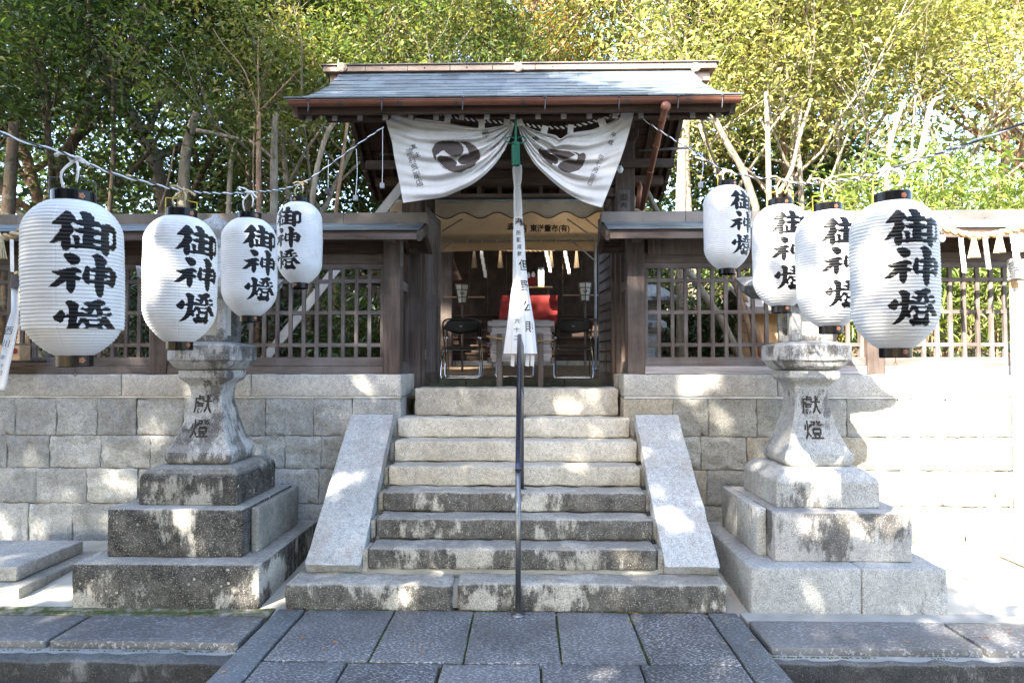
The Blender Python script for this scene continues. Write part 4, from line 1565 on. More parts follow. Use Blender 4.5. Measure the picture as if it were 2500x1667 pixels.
# ================================================================== FOLDING CHAIRS
def make_chair():
    t = thing('folding_chair', '', 'chair')
    w = .235
    # backrest hoop runs down to the far feet, the other frame carries the near feet
    hoop = [(-w, .46, 0), (-w, .30, .30), (-w, .10, .56), (-w, .0, .70), (-w * .93, -.02, .76), (-w * .7, -.028, .785), (0, -.03, .792), (w * .7, -.028, .785), (w * .93, -.02, .76), (w, .0, .70), (w, .10, .56), (w, .30, .30), (w, .46, 0)]
    MB().tube(smooth_path(hoop[2:-2], 4), .011, 10).build('back_hoop', BLACKV, t, smooth=True)
    low = [(-w, .10, .56), (-w, .30, .30), (-w, .42, .05), (-w * .94, .44, .012), (-w * .8, .445, .011), (w * .8, .445, .011), (w * .94, .44, .012), (w, .42, .05), (w, .30, .30), (w, .10, .56)]
    MB().tube(smooth_path(low, 4), .0105, 10).build('front_leg_frame', CHROME, t, smooth=True)
    w2 = w + .02
    near = [(-w2, .34, .43), (-w2, .14, .30), (-w2, -.02, .06), (-w2 * .94, -.04, .013), (-w2 * .78, -.045, .011), (w2 * .78, -.045, .011), (w2 * .94, -.04, .013), (w2, -.02, .06), (w2, .14, .30), (w2, .34, .43)]
    MB().tube(smooth_path(near, 4), .0105, 10).build('rear_leg_frame', CHROME, t, smooth=True)
    MB().tube([(-w2, .03, .385), (w2, .03, .385)], .009, 8).build('seat_bar', CHROME, t)
    # padded back
    vs, fs = [], []
    nx, nz = 16, 6
    for s in (0, 1):
        for j in range(nz + 1):
            for i in range(nx + 1):
                u, v = -1 + 2 * i / nx, j / nz
                zt_ = .78 - .10 * abs(u) ** 5
                zb = .60 + .055 * u * u
                z = zb + (zt_ - zb) * v
                vs.append((u * .225, .012 + .03 * (1 - u * u) + (.02 if s else 0) + (.77 - z) * .18 - .02, z))
    W1 = nx + 1
    NS = W1 * (nz + 1)
    for s in (0, 1):
        for j in range(nz):
            for i in range(nx):
                a = s * NS + j * W1 + i
                fs.append((a, a + 1, a + W1 + 1, a + W1) if not s else (a, a + W1, a + W1 + 1, a + 1))
    ring = [i for i in range(W1)] + [j * W1 + nx for j in range(1, nz + 1)] + [nz * W1 + i for i in range(nx - 1, -1, -1)] + [j * W1 for j in range(nz - 1, 0, -1)]
    for k in range(len(ring)):
        a, b = ring[k], ring[(k + 1) % len(ring)]
        fs.append((a, NS + a, NS + b, b))
    bk = MB().add(vs, fs).build('backrest', BLACKV, t, smooth=True)
    MB().bb((-.02, .028, .69), (.02, .034, .70)).build('maker_plate', STEEL, bk)
    MB().bb((-.2, .05, .395), (.2, .42, .43)).build('seat', BLACKV, t, bevel=.012)
    return t


ch = make_chair()
chairs = [(1123, 8.62, .0, 'folding chair with black back next to the left door leaf, in front of another'), (1131, 9.05, .06, 'folding chair half hidden directly behind the leftmost chair'),
          (1256, 8.85, -.05, 'folding chair mostly hidden behind the offering box'), (1401, 8.62, -.03, 'folding chair with chrome legs next to the right door leaf')]
for i, (px, y, rz, lab) in enumerate(chairs):
    o = ch if i == 0 else copy_tree(ch)
    o.location = (X(px, y, 850), y + .06, ZF + (y - 8.6) * .03)
    o.rotation_euler.z = rz
    tag(o, lab, 'chair', 'folding chairs inside the gate')

# ================================================================== TENT
tn = thing('canvas_tent', 'beige canvas event tent with a scalloped valance behind the gate', 'tent', (0, 0, 0))
yf, yk = 8.95, 11.0
hx = 1.75
zf, zk, zrd = 4.15, Z(586, yk), 4.75
ym = (yf + yk) / 2


def sheet(name, pts_fn, nu, nv, m, parent, thick=.003):
    vs = [pts_fn(i / nu, j / nv) for j in range(nv + 1) for i in range(nu + 1)]
    fs = [(j * (nu + 1) + i, j * (nu + 1) + i + 1, (j + 1) * (nu + 1) + i + 1, (j + 1) * (nu + 1) + i) for j in range(nv) for i in range(nu)]
    o = MB().add(vs, fs).build(name, m, parent, smooth=True, fix=False)
    if thick:
        s = o.modifiers.new('s', 'SOLIDIFY')
        s.thickness = thick
    return o


sheet('front_slope', lambda u, v: (-hx + 2 * hx * u, ym + (yf - ym) * v, zrd + (zf - zrd) * v - .05 * math.sin(PI * v)), 20, 6, TENTC, tn)
sheet('rear_slope', lambda u, v: (-hx + 2 * hx * u, ym + (yk - ym) * v, zrd + (zk - zrd) * v - .04 * math.sin(PI * v)), 20, 6, TENTC, tn)


def scal(u, v):
    s = .5 + .5 * math.cos(u * 2 * PI * 2 * hx / .47 + 2.2)
    return (-hx + 2 * hx * u, yf - .012 - .01 * math.sin(u * 40), zf - v * (.16 + .085 * s))


sheet('front_valance', scal, 160, 4, TENTC, tn)
MB().tube([Vector(scal(i / 160, 1)) + Vector((0, -.003, 0)) for i in range(161)], .007, 5).build('valance_trim', ROPEB, tn)
sheet('rear_valance', lambda u, v: (-hx + 2 * hx * u, yk + .02 + .012 * math.sin(u * 55) * v, zk - .02 - v * (.20 - .05 * math.sin(PI * u) ** 1)), 80, 3, TENTC, tn)
for x in (-hx, hx):
    sheet('side_gable', lambda u, v, x=x: (x, yf + (yk - yf) * u, (zf + (zrd - zf) * (1 - abs(2 * u - 1))) * (1 - v) + (zf - .2) * v), 12, 2, TENTC, tn)
for a, b, r in (((-hx, yk, zk), (hx, yk, zk), .02), ((-hx, yf, zf), (hx, yf, zf), .02), ((-hx, ym, zrd - .02), (hx, ym, zrd - .02), .02)):
    MB().tube([a, b], r, 10).build('frame_bar', PIPEG, tn, smooth=True)
for x in (X(1453, yk, 700), -1.5):
    MB().tube([(x, yk - .04, 1.8), (x, yk - .04, zk)], .022, 10).build('leg', PIPEG, tn, smooth=True)
    MB().lathe([(.07, 0), (.07, .012), (.03, .02)], 12, (x, yk - .04, 1.82)).build('foot', PIPEG, tn)
    MB().tube([(x, yf + .02, 1.73), (x, yf + .02, zf)], .022, 10).build('leg', PIPEG, tn, smooth=True) if abs(x) > 1.6 else None
    s = 1 if x > 0 else -1
    MB().tube([(x, yk - .06, Z(640, yk)), (x - s * .42, yk - .06, zk)], .012, 8).build('strut', PIPEG, tn)
for px0, py0, px1, py1 in ((1080, 565, 1128, 535), (1430, 535, 1465, 562), (1385, 535, 1450, 580)):
    MB().tube([P(px0, py0, 10.6), P(px1, py1, 10.3)], .013, 8).build('roof_strut', PIPEG, tn)
mb = MB()


def slope_pt(px, py):
    # intersect the sight line with the tent's rear slope
    a = P(px, py, 1) - Vector((CXC, 0, CZ))
    lo, hi = ym, yk
    for _ in range(30):
        y = (lo + hi) / 2
        v = (y - ym) / (yk - ym)
        zs = zrd + (zk - zrd) * v - .04 * math.sin(PI * v)
        if CZ + a.z * y / a.y > zs: hi = y
        else: lo = y
    return Vector((CXC + a.x * y / a.y, y - .02, CZ + a.z * y / a.y - .02))


put_text(mb, '奉', lambda x, y: slope_pt(1237 + x * 25, 563 - y * 25), .02)
put_text(mb, '納', lambda x, y: slope_pt(1262 + x * 25, 563 - y * 25), .02)
put_text(mb, '東洋重布(有)', lambda x, y: slope_pt(1294 + x * 17.2, 562 - y * 18.5), .035)
mb.build('printed_name', INKCLOTH, tn)
mb = MB()
for k in range(14):
    x = -hx + .12 + k * .25
    mb.tube([(x, yk + .0, zk + .025), (x + .02, yk - .02, zk - .01), (x, yk + .02, zk - .05)], .006, 5)
mb.build('lacing', ROPEW, tn)

# ================================================================== SHRINE HALL
sh = thing('shrine_hall', 'dark plank-walled shrine hall behind the tent, seen through the gate', 'building', (0, 0, 0))
ys = 12.6
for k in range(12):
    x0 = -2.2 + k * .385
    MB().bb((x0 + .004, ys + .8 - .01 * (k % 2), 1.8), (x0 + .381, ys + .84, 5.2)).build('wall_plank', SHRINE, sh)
for px in (1090, 1490):
    x = X(px, ys - .5, 800)
    MB().bb((x - .11, ys - .6, 1.8), (x + .11, ys - .38, 4.7)).build('pillar', WR['z'] if px < 1200 else WD['z'], sh, bevel=.01)
MB().bb((-2.2, ys - .62, 4.45), (2.3, ys - .36, 4.7)).build('beam', WD['x'], sh)
zb = Z(881, ys)
for k in range(8):
    x0 = -2.6 + k * .7
    rough('foundation_stone', (x0 + .006, ys - .35, 1.7), (x0 + .694, ys + .2, zb), .01, .008, ST_WALL, sh, cell=.12, seed=k)
for k in range(6):
    z0 = zb + .01 + k * .155
    y0 = ys - .25 + k * .14
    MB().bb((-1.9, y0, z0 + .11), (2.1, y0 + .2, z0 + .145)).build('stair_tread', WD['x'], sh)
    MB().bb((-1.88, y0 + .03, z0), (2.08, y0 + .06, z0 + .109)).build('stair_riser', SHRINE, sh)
for sx in (-1, 1):
    for k in range(7):
        x = sx * 1.55 + k * .09 * sx
        MB().bb((x - .03, ys - .3, zb - .0), (x + .05, ys - .27, zb + .33)).build('skirt_board', WR['z'] if sx < 0 else WD['z'], sh)
for s2 in (-1, 1):
    MB().beam((0, ys + .8, 5.8), (0, ys + .8 + s2 * 2.3, 4.42), 4.1, .12).build('roof', ROOF, sh)
MB().bb((-2.1, ys + .7, 5.8), (2.1, ys + .9, 6.0)).build('ridge', COPPER_DARK, sh)
# red cloth over the steps
o = sheet('red_cloth', lambda u, v: P(1223 + (1361 - 1223) * u - 6 * v * (1 - u), 721 + 82 * v, ys - .3 + .02 * math.sin(u * 19 + v * 5) + .015 * math.sin(v * 14 + u * 3)), 40, 20, REDC, None, .004)
tag(o, 'red cloth hung over the dark steps of the shrine hall', 'cloth')
# altar with vessels
al = thing('offering_table', 'small red lacquered offering table with white jars inside the dark hall', 'table', (0, 0, 0))
c_ = P(1300, 700, ys - .1)
MB().box(c_ + Vector((0, 0, -.02)), (.75, .25, .03)).build('tabletop', WL['x'], al)
for dx in (-.3, .3): MB().bb((c_.x + dx - .02, c_.y - .05, c_.z - .6), (c_.x + dx + .02, c_.y, c_.z - .03)).build('leg', WR['z'], al)
MB().box(c_ + Vector((-.02, 0, .12)), (.18, .15, .2)).build('lacquer_stand', REDC, al)
for dx, px, py in ((0, 1290, 672), (0, 1302, 670)):
    q = P(px, py, ys - .15)
    o = MB().lathe([(.001, -.06), (.035, -.055), (.045, -.02), (.03, .02), (.015, .035), (.018, .05), (.001, .052)], 16, q).build('white_jar', SHIDEP, None, smooth=True)
    tag(o, 'small white porcelain jar on the offering table, ' + ('left one' if px < 1295 else 'right one'), 'jar', 'white jars on the offering table')
# tall paper label card
a, b = P(1314, 701, 11.9), P(1328, 653, 11.9)
o = MB().bb((a.x, 11.9, a.z), (b.x, 11.93, b.z)).build('bottle_card', SHIDEP)
tag(o, 'tall narrow white card with writing and an orange foot, standing on the altar', 'card')
mb = MB()
vtext(mb, '紅上', lambda x, y: ((a.x + b.x) / 2 + x * .07, 11.897, b.z - .02 + y * .075), .03, 1.7)
mb.build('card_writing', INKCLOTH, o)
MB().bb((a.x - .002, 11.89, a.z), (b.x + .002, 11.899, a.z + .05)).build('card_foot', WL['x'], o)


def bonbori(px, py, label):
    y = 10.9
    c_ = P(px, py, y)
    t = thing('paper_lamp', label, 'lamp', (c_.x, y, c_.z), 0, 'pair of paper lamps before the shrine hall')
    h, r0, r1 = .30, .075, .125
    vs = []
    for k in range(6):
        a = PI / 6 + k * PI / 3
        for r, z in ((r0, -h / 2), (r1, h / 2)): vs.append(Vector((r * math.cos(a), r * math.sin(a), z)))
    mb = MB()
    for k in range(6):
        k2 = (k + 1) % 6
        a, b = vs[2 * k], vs[2 * k + 1]
        mb.beam(a, b, .014, .014)
        for f_ in (0, .3, .72, 1): mb.beam(a + (b - a) * f_, vs[2 * k2] + (vs[2 * k2 + 1] - vs[2 * k2]) * f_, .012, .014)
    mb.build('frame', WR['z'], t)
    mb = MB()
    for k in range(6):
        k2 = (k + 1) % 6
        mb.add([vs[2 * k] * .96, vs[2 * k2] * .96, vs[2 * k2 + 1] * .96, vs[2 * k + 1] * .96], [(0, 1, 2, 3)])
    mb.build('paper_panel', SHADEP, t)
    mb = MB()
    for k in range(3): mb.poly([(x_, -.092, .01 + y_) for x_, y_ in comma(0, 0, .035, k)], (0, .003, 0))
    mb.build('lamp_crest', INKCLOTH, t)
    MB().lathe([(r1 + .01, h / 2), (r1 + .012, h / 2 + .012), (.02, h / 2 + .02)], 6, (0, 0, 0), Matrix.Rotation(PI / 6, 3, 'Z')).build('top_rim', WR['x'], t)
    MB().tube([(0, 0, -h / 2), (0, 0, -h / 2 - .32)], .022, 8).build('post', WR['z'], t)
    for s in (-1, 1): MB().beam((s * .01, 0, -h / 2 - .31), (s * .32, 0, -h / 2 - .31), .04, .035).build('foot_rail', WR['x'], t)
    MB().tube([(0, 0, -h / 2 - .3), (0, 0, 1.78 - c_.z)], .02, 8).build('lower_post', WR['z'], t)
    MB().beam((-.35, .3, -.02), (.35, .3, -.02), .03, .02).build('shelf_bar', WL['x'], t)


bonbori(1129, 718, 'hexagonal paper lamp on a post, behind the left chairs')
bonbori(1428, 713, 'hexagonal paper lamp on a post, behind the right chair beside the tent leg')

# shrine rope inside: streamers and tassels
it = thing('inner_shrine_rope', 'straw rope hung across the dark hall with white paper streamers and tassels', 'rope', (0, 0, 0))
two_strand(smooth_path([P(1070, 588, 11.6), P(1180, 606, 11.6), P(1280, 612, 11.6), P(1400, 606, 11.6), P(1480, 590, 11.6)]), .018, .16, STRAWD, STRAWD, '', '', '', parent=it, sub=.03)


def tassel(px, py0, py1, y, parent, wpx, m=STRAWP):
    mb = MB()
    a = P(px, py0, y)
    L = a.z - Z(py1, y, px)
    w = wpx * y / F / 2
    for k in range(26):
        an = k * 2.4
        q = math.sqrt((k + .5) / 26)
        d_ = Vector((math.cos(an) * q, math.sin(an) * q, 0))
        mb.tube([a + d_ * w * .25, a + d_ * w * .45 + Vector((0, 0, -L * .3)), a + d_ * w + Vector((0, 0, -L * (1 - .05 * random.random())))], [.006, .006, .004], 5)
    mb.tube([a + Vector((0, 0, -L * .2)), a + Vector((0, 0, -L * .27))], w * .5, 10)
    mb.build('straw_tassel', m, parent)


for px in (1158, 1222, 1346, 1408): tassel(px, 606, 655, 11.6, it, 14, STRAWD)
for px, h in ((1172, 62), (1330, 50), (1376, 55)):
    o = shide(MB(), P(px, 612, 11.58), .055, h * 11.6 / F, 4, .95).build('paper_streamer', SHIDEG, it)

# right and left outer shrine ropes
for side, path, sh_, ts_ in ((1, [(2296, 556), (2330, 566), (2380, 577), (2430, 572), (2500, 556), (2600, 540)], ((2341, 580, 80, 9), (2400, 580, 72, 9), (2466, 570, 75, 14)), ((2378, 582, 630, 28), (2440, 573, 618, 26), (2492, 570, 616, 24))),
                             (-1, [(-90, 548), (-30, 565), (10, 578), (36, 572), (60, 560)], ((24, 583, 78, 12),), ((2, 580, 632, 30),))):
    t = thing('straw_shrine_rope', ('thick straw shrine rope with paper streamers and tassels under the far right eave' if side > 0 else 'straw shrine rope with a white paper streamer at the far left eave'), 'rope', (0, 0, 0), 0, 'straw shrine ropes on the fence')
    two_strand(smooth_path([P(x, y, 6.36) for x, y in path]), .019, .15, STRAW, STRAWP, '', '', '', parent=t, sub=.02, n=8)
    for px, py, h, w in sh_: shide(MB(), P(px, py, 6.34), w * 6.34 / F, h * 6.34 / F, 4, .35).build('paper_streamer', SHIDEP, t)
    for px, y0, y1, w in ts_: tassel(px, y0, y1, 6.34, t, w)

# white post with a wooden ring at the far right; hanging strip at the far left
t = thing('wrapped_post', 'pale sunlit post with a wooden ring and white wrapping at the far right edge', 'post', (0, 0, 0))
yy = 6.6
c_ = P(2492, 900, yy)
MB().lathe([(.082, .06), (.080, 1.0), (.078, 2.7)], 20, (c_.x, yy, 0)).build('shaft', stone('post_stone', (.5, .49, .46), (.6, .58, .55), 0, bump=.15, ochre=0), t, smooth=True)
zc = Z(703, yy)
MB().lathe([(.06, zc - .05), (.074, zc - .045), (.079, zc - .01), (.079, zc + .03), (.07, zc + .05), (.055, zc + .055)], 20, (c_.x, yy, 0)).build('wooden_ring', WL['x'], t, smooth=True)
mb = MB()
for k in range(9): mb.tube([(c_.x + math.cos(a) * .078, yy + math.sin(a) * .078, zc + .08 + k * .022 + .008 * math.sin(a * 2 + k)) for a in [2 * PI * q / 20 for q in range(21)]], .013, 6)
mb.build('wrapping', ROPEW, t)
st_ = [(28, 46, 700), (27, 46, 760), (14, 44, 800), (2, 32, 860), (-6, 22, 905), (-14, 14, 952)]
yy = 6.25
vs, fs = [], []
nn = 0
ff = []
for i in range(len(st_) - 1):
    for q in range(5):
        t_ = q / 5
        ff.append([st_[i][j] + (st_[i + 1][j] - st_[i][j]) * t_ for j in range(3)])
ff.append(st_[-1])
for l_, r_, py in ff:
    for k in range(7):
        u = k / 6
        vs.append(P(l_ + (r_ - l_) * u, py, yy - .02 * math.sin(u * 6 + py * .01)))
for i in range(len(ff) - 1):
    for k in range(6): fs.append((i * 7 + k, i * 7 + k + 1, (i + 1) * 7 + k + 1, (i + 1) * 7 + k))
t = thing('cloth_streamer', 'white cloth streamer with handwriting hanging slantwise at the far left edge', 'streamer', (0, 0, 0))
MB().add(vs, fs).build('cloth', CLOTHW, t, smooth=True, fix=False).modifiers.new('s', 'SOLIDIFY').thickness = .003
MB().tube([P(37, 670, yy), P(37, 704, yy)], [.03, .045], 10).build('bound_top', WR['z'], t)
mb = MB()
for ch_, px, py, s in (('西', 22, 806, 22), ('川', 15, 838, 20), ('年', 6, 872, 13), ('十', 4, 892, 12), ('月', 1, 910, 12)):
    put_text(mb, ch_, lambda x, y: P(px - s * .5 + x * s - (.4 - y) * s * .3, py - (y - .4) * s, yy - .03), .0)
mb.build('handwriting', INKCLOTH, t)
t = thing('small_donation_box', 'small pale wooden box with a red seal on a shelf at the far left', 'box', (0, 0, 0))
a, b = P(-10, 880, 6.6), P(48, 843, 6.6)
MB().bb((a.x, 6.6, a.z), (b.x, 6.75, b.z)).build('case', WL['x'], t, bevel=.004)
MB().bb((a.x - .3, 6.55, a.z - .02), (b.x + .1, 6.85, a.z - .001)).build('shelf', WD['x'], t)
q = P(36, 857, 6.595)
MB().lathe([(.001, .0), (.03, .0)], 12, q, Matrix.Rotation(PI / 2, 3, 'X')).build('red_seal', REDC, t)


# ================================================================== PAPER LANTERNS
K1 = [[(565, 215), (690, 265), (770, 350), (820, 420), (845, 475), (840, 520), (700, 570), (560, 580), (440, 625), (330, 635), (205, 612), (300, 500), (400, 380), (500, 270)],
      [(475, 605), (560, 575), (690, 575), (750, 650), (780, 720), (780, 780), (730, 850), (675, 900), (690, 960), (705, 1070), (710, 1150), (680, 1200), (640, 1260), (575, 1290), (510, 1265), (465, 1200), (450, 1120), (465, 1040), (380, 1060), (300, 1090), (165, 1108), (280, 960), (400, 800), (460, 700), (475, 640)],
      [(920, 265), (1020, 210), (1130, 205), (1260, 240), (1320, 300), (1365, 350), (1350, 400), (1330, 455), (1450, 460), (1530, 520), (1650, 490), (1750, 468), (1840, 510), (1890, 560), (1935, 645), (1915, 700), (1920, 900), (1910, 1100), (1800, 1180), (1715, 1130), (1700, 1250), (1650, 1330), (1600, 1350), (1540, 1310), (1470, 1230), (1300, 1200), (1050, 1185), (820, 1215), (690, 1180), (690, 1085), (790, 1085), (760, 950), (730, 885), (800, 860), (880, 870), (930, 920), (920, 1068), (985, 1070), (990, 940), (1005, 835), (850, 800), (790, 760), (765, 715), (900, 690), (1020, 680), (1025, 625), (880, 610), (770, 560), (700, 572), (700, 520), (845, 475), (1000, 450), (980, 350), (965, 300)]]
K1H = [[(1200, 620), (1320, 615), (1470, 600), (1490, 695), (1300, 670)], [(1285, 850), (1480, 815), (1480, 920), (1300, 910)], [(1275, 1035), (1470, 1035), (1475, 1105), (1275, 1075)], [(1710, 700), (1805, 700), (1815, 990), (1720, 1040), (1705, 900)]]
K2 = [[(500, 175), (560, 120), (700, 115), (820, 150), (910, 210), (940, 290), (880, 370), (780, 405), (680, 395), (600, 320), (540, 240)],
      [(190, 562), (450, 525), (600, 480), (780, 450), (900, 480), (970, 550), (930, 600), (820, 600), (800, 630), (900, 670), (970, 710), (920, 765), (805, 780), (800, 920), (790, 980), (740, 1050), (690, 1075), (630, 1050), (580, 980), (565, 900), (575, 800), (500, 850), (400, 900), (300, 945), (130, 950), (230, 850), (330, 770), (430, 680), (340, 645), (260, 600)],
      [(1100, 390), (1180, 430), (1190, 460), (1320, 425), (1310, 330), (1295, 240), (1220, 155), (1300, 105), (1380, 78), (1490, 120), (1590, 185), (1640, 280), (1590, 345), (1580, 400), (1700, 375), (1760, 410), (1860, 490), (1910, 590), (1870, 680), (1860, 810), (1790, 890), (1720, 880), (1630, 820), (1550, 830), (1545, 950), (1530, 1080), (1480, 1155), (1400, 1150), (1330, 1060), (1300, 950), (1295, 835), (1180, 820), (1140, 865), (1060, 820), (970, 720), (970, 620), (1010, 560), (1050, 430)]]
K2H = [[(1170, 525), (1300, 555), (1305, 615), (1165, 610)], [(1160, 645), (1295, 640), (1290, 735), (1160, 725)], [(1575, 540), (1705, 530), (1700, 590), (1590, 575)], [(1560, 680), (1690, 665), (1700, 700), (1560, 730)]]
K3 = [[(170, 695), (280, 620), (370, 515), (430, 515), (490, 600), (500, 700), (430, 820), (350, 830), (250, 780)],
      [(490, 325), (560, 285), (650, 280), (760, 320), (840, 405), (800, 480), (790, 700), (765, 825), (900, 840), (810, 940), (870, 1015), (800, 1065), (700, 1015), (650, 1090), (520, 1180), (400, 1225), (250, 1235), (400, 1130), (500, 1020), (560, 880), (580, 720), (590, 560), (570, 440)],
      [(440, 650), (590, 615), (795, 570), (960, 580), (1120, 605), (1390, 600), (1490, 545), (1540, 635), (1460, 660), (1350, 640), (1180, 700), (990, 700), (760, 700), (580, 700), (440, 720)],
      [(905, 325), (1100, 290), (1200, 240), (1300, 228), (1370, 260), (1420, 345), (1310, 400), (1310, 470), (1420, 405), (1490, 460), (1480, 525), (1340, 530), (1350, 600), (1220, 600), (1200, 500), (1180, 490), (1110, 595), (960, 570), (970, 540), (880, 510), (845, 480), (890, 455), (1010, 460), (1020, 430), (960, 390)],
      [(850, 705), (990, 705), (1010, 740), (1160, 745), (1320, 700), (1300, 660), (1400, 650), (1460, 720), (1500, 820), (1560, 910), (1590, 990), (1470, 1015), (1420, 950), (1370, 880), (1340, 920), (1370, 960), (1375, 1060), (1420, 1110), (1450, 1170), (1440, 1240), (1370, 1290), (1250, 1235), (1100, 1240), (950, 1275), (860, 1210), (790, 1125), (850, 1080), (920, 1070), (900, 1000), (920, 960), (990, 930), (930, 850), (800, 820)]]
K3H = [[(1030, 800), (1300, 775), (1260, 845), (1080, 855)], [(1035, 955), (1255, 950), (1240, 1040), (1070, 1055)]]


def ins_np(X_, Y_, polys):
    out = np.zeros(X_.shape, bool)
    for p in polys:
        c = np.zeros(X_.shape, bool)
        n = len(p)
        for i in range(n):
            x1, y1 = p[i]
            x2, y2 = p[(i + 1) % n]
            if y1 == y2: continue
            cond = ((y1 > Y_) != (y2 > Y_)) & (X_ < (x2 - x1) * (Y_ - y1) / (y2 - y1) + x1)
            c ^= cond
        out |= c
    return out


NRIB = 44


def body_r(v, squash=False):
    """v: 0 top .. 1 bottom -> radius factor (1 = belly)"""
    top, bot = .42, .36
    if v < .2: k = top + (1 - top) * math.sin(min(1, (v / .2)) * PI / 2) ** .62
    elif v > .74:
        q = (1 - v) / .26
        k = bot + (1 - bot) * math.sin(min(1, q) * PI / 2) ** .75
    else: k = 1
    return k * (1 - .035 * abs(v - .45) * 2)


def paper_lantern(squash):
    R, H = .18, (.632 if squash else .665)
    nrow = NRIB * 4
    ths = []
    a = -PI
    while a < PI - 1e-6:
        ths.append(a)
        a += math.radians(.75 if -.62 < a < 1.0 else 3)
    ths = np.array(ths)
    vs, fs, ms = [], [], []

    def hmap(v):
        if not squash: return v
        # the lowest ribs have slipped together: pleats hidden behind a fold at v = .80
        return v * 1.05 if v < .79 else .8295 + (v - .79) * .8119

    def rr_(v):
        ph = (v * NRIB) % 1.0
        return R * body_r(v) * (1 + .026 * (math.sin(PI * ph) ** .7 - .5)) + (-.010 if squash and v > .79 else 0)
    rows_ = [i / nrow for i in range(nrow + 1)]
    n = len(ths)
    for v in rows_:
        r = rr_(v)
        z = -H * hmap(v)
        for t in ths:
            q = r * (1 + .016 * noise.noise(Vector((math.sin(t) * 1.6, math.cos(t) * 1.6, v * 3))) + .006 * noise.noise(Vector((math.sin(t) * 5, math.cos(t) * 5, v * 14))) - .006 * max(0, 1 - abs((t * 8 / (2 * PI)) % 1 - .5) * 26))
            vs.append((q * math.sin(t), -q * math.cos(t), z + .0016 * noise.noise(Vector((math.sin(t) * 2, math.cos(t) * 2, v * 9)))))
    tc = (ths + np.roll(ths, -1)) / 2
    tc[-1] = PI
    vc = (np.array(rows_[:-1]) + np.array(rows_[1:])) / 2
    TT, VV = np.meshgrid(tc, vc)
    sn = np.where(np.abs(TT) < 1.25, TT, 9)
    x1 = 826 + 1390 * np.sin(sn)
    x1[sn == 9] = -999
    y1 = 205 + (VV - .09) / .264 * 1145
    y2 = 78 + (VV - .34) / .265 * 1080
    x3 = 328 + 1340 * np.sin(np.clip(sn + math.radians(19.3), -1.5, 1.5))
    x3[sn == 9] = -999
    y3 = (VV - .61) / (.862 - .61) * (1290 - 210) + 210
    ink = (ins_np(x1, y1, K1) & ~ins_np(x1, y1, K1H)) | (ins_np(x1, y2, K2) & ~ins_np(x1, y2, K2H)) | (ins_np(x3, y3, K3) & ~ins_np(x3, y3, K3H))
    if squash: ink &= VV < .79
    ink = ink.reshape(-1)
    # small flakes of missing ink
    for j in range(nrow):
        for i in range(n):
            a = j * n + i
            b = j * n + (i + 1) % n
            fs.append((a, a + n, b + n, b))
    fl = []
    me = bpy.data.meshes.new('paper_body')
    me.from_pydata(vs, [], fs)
    me.materials.append(PAPER)
    me.materials.append(INK)
    rg = np.random.default_rng(4)
    me.polygons.foreach_set('material_index', ink.astype(np.int32))
    me.polygons.foreach_set('use_smooth', [True] * len(fs))
    return me, R, H


PLM = {s: paper_lantern(s) for s in (False, True)}


def make_lantern(squash, bail):
    me, R, H = PLM[squash]
    t = thing('paper_lantern', '', 'paper lantern')
    link('paper_body', me, t)
    for nm, rf, z0, z1 in (('top_ring', .43, -.010, .042), ('bottom_ring', .36, -H - .042, -H + .010)):
        r = R * rf
        mb = MB().lathe([(r, z0), (r * 1.02, z0 + .003), (r * 1.02, z1 - .003), (r, z1), (r * .93, z1), (r * .93, z0), (r, z0)], 40)
        rg_ = mb.build(nm, LACQ, t, smooth=False)
        rg_.data.polygons.foreach_set('use_smooth', [False] * len(rg_.data.polygons))
        a = math.radians(18)
        c_ = Vector((math.sin(a) * r * 1.03, -math.cos(a) * r * 1.03, (z0 + z1) / 2))
        Rm = Matrix.Rotation(a, 3, 'Z') @ Matrix.Rotation(PI / 2, 3, 'X')
        mb = MB()
        for k in range(5):
            q = Rm @ Vector((.0075 * math.cos(k * 1.2566), .0075 * math.sin(k * 1.2566), 0))
            mb.lathe([(.0055, 0), (.0045, .003), (.001, .004)], 10, c_ + q, Rm)
        mb.lathe([(.004, .0), (.003, .006), (.001, .007)], 8, c_, Rm)
        mb.build('flower_rosette', ROSE, rg_)
    MB().tube([(0, 0, -H - .04), (0, 0, -H - .06), (.008, 0, -H - .07), (0, 0, -H - .08), (-.008, 0, -H - .07), (0, 0, -H - .06)], .0016, 5).build('hook', YELLOW if bail else WIREK, t)
    w = R * .44
    MB().tube(smooth_path([(-w, 0, .0), (-w, 0, .085), (-w * .9, 0, .095), (-w * .35, 0, .10), (0, 0, .13), (w * .35, 0, .10), (w * .9, 0, .095), (w, 0, .085), (w, 0, .0)], 3), .0024, 6).build('bail', YELLOW if bail else WIREK, t)
    for z in (.0,):
        MB().tube([(-w, 0, .01), (w, 0, .01)], .002, 5).build('cross_wire', WIREK, t)
    return t


protoS, protoN, protoY = make_lantern(True, False), make_lantern(False, False), make_lantern(False, True)
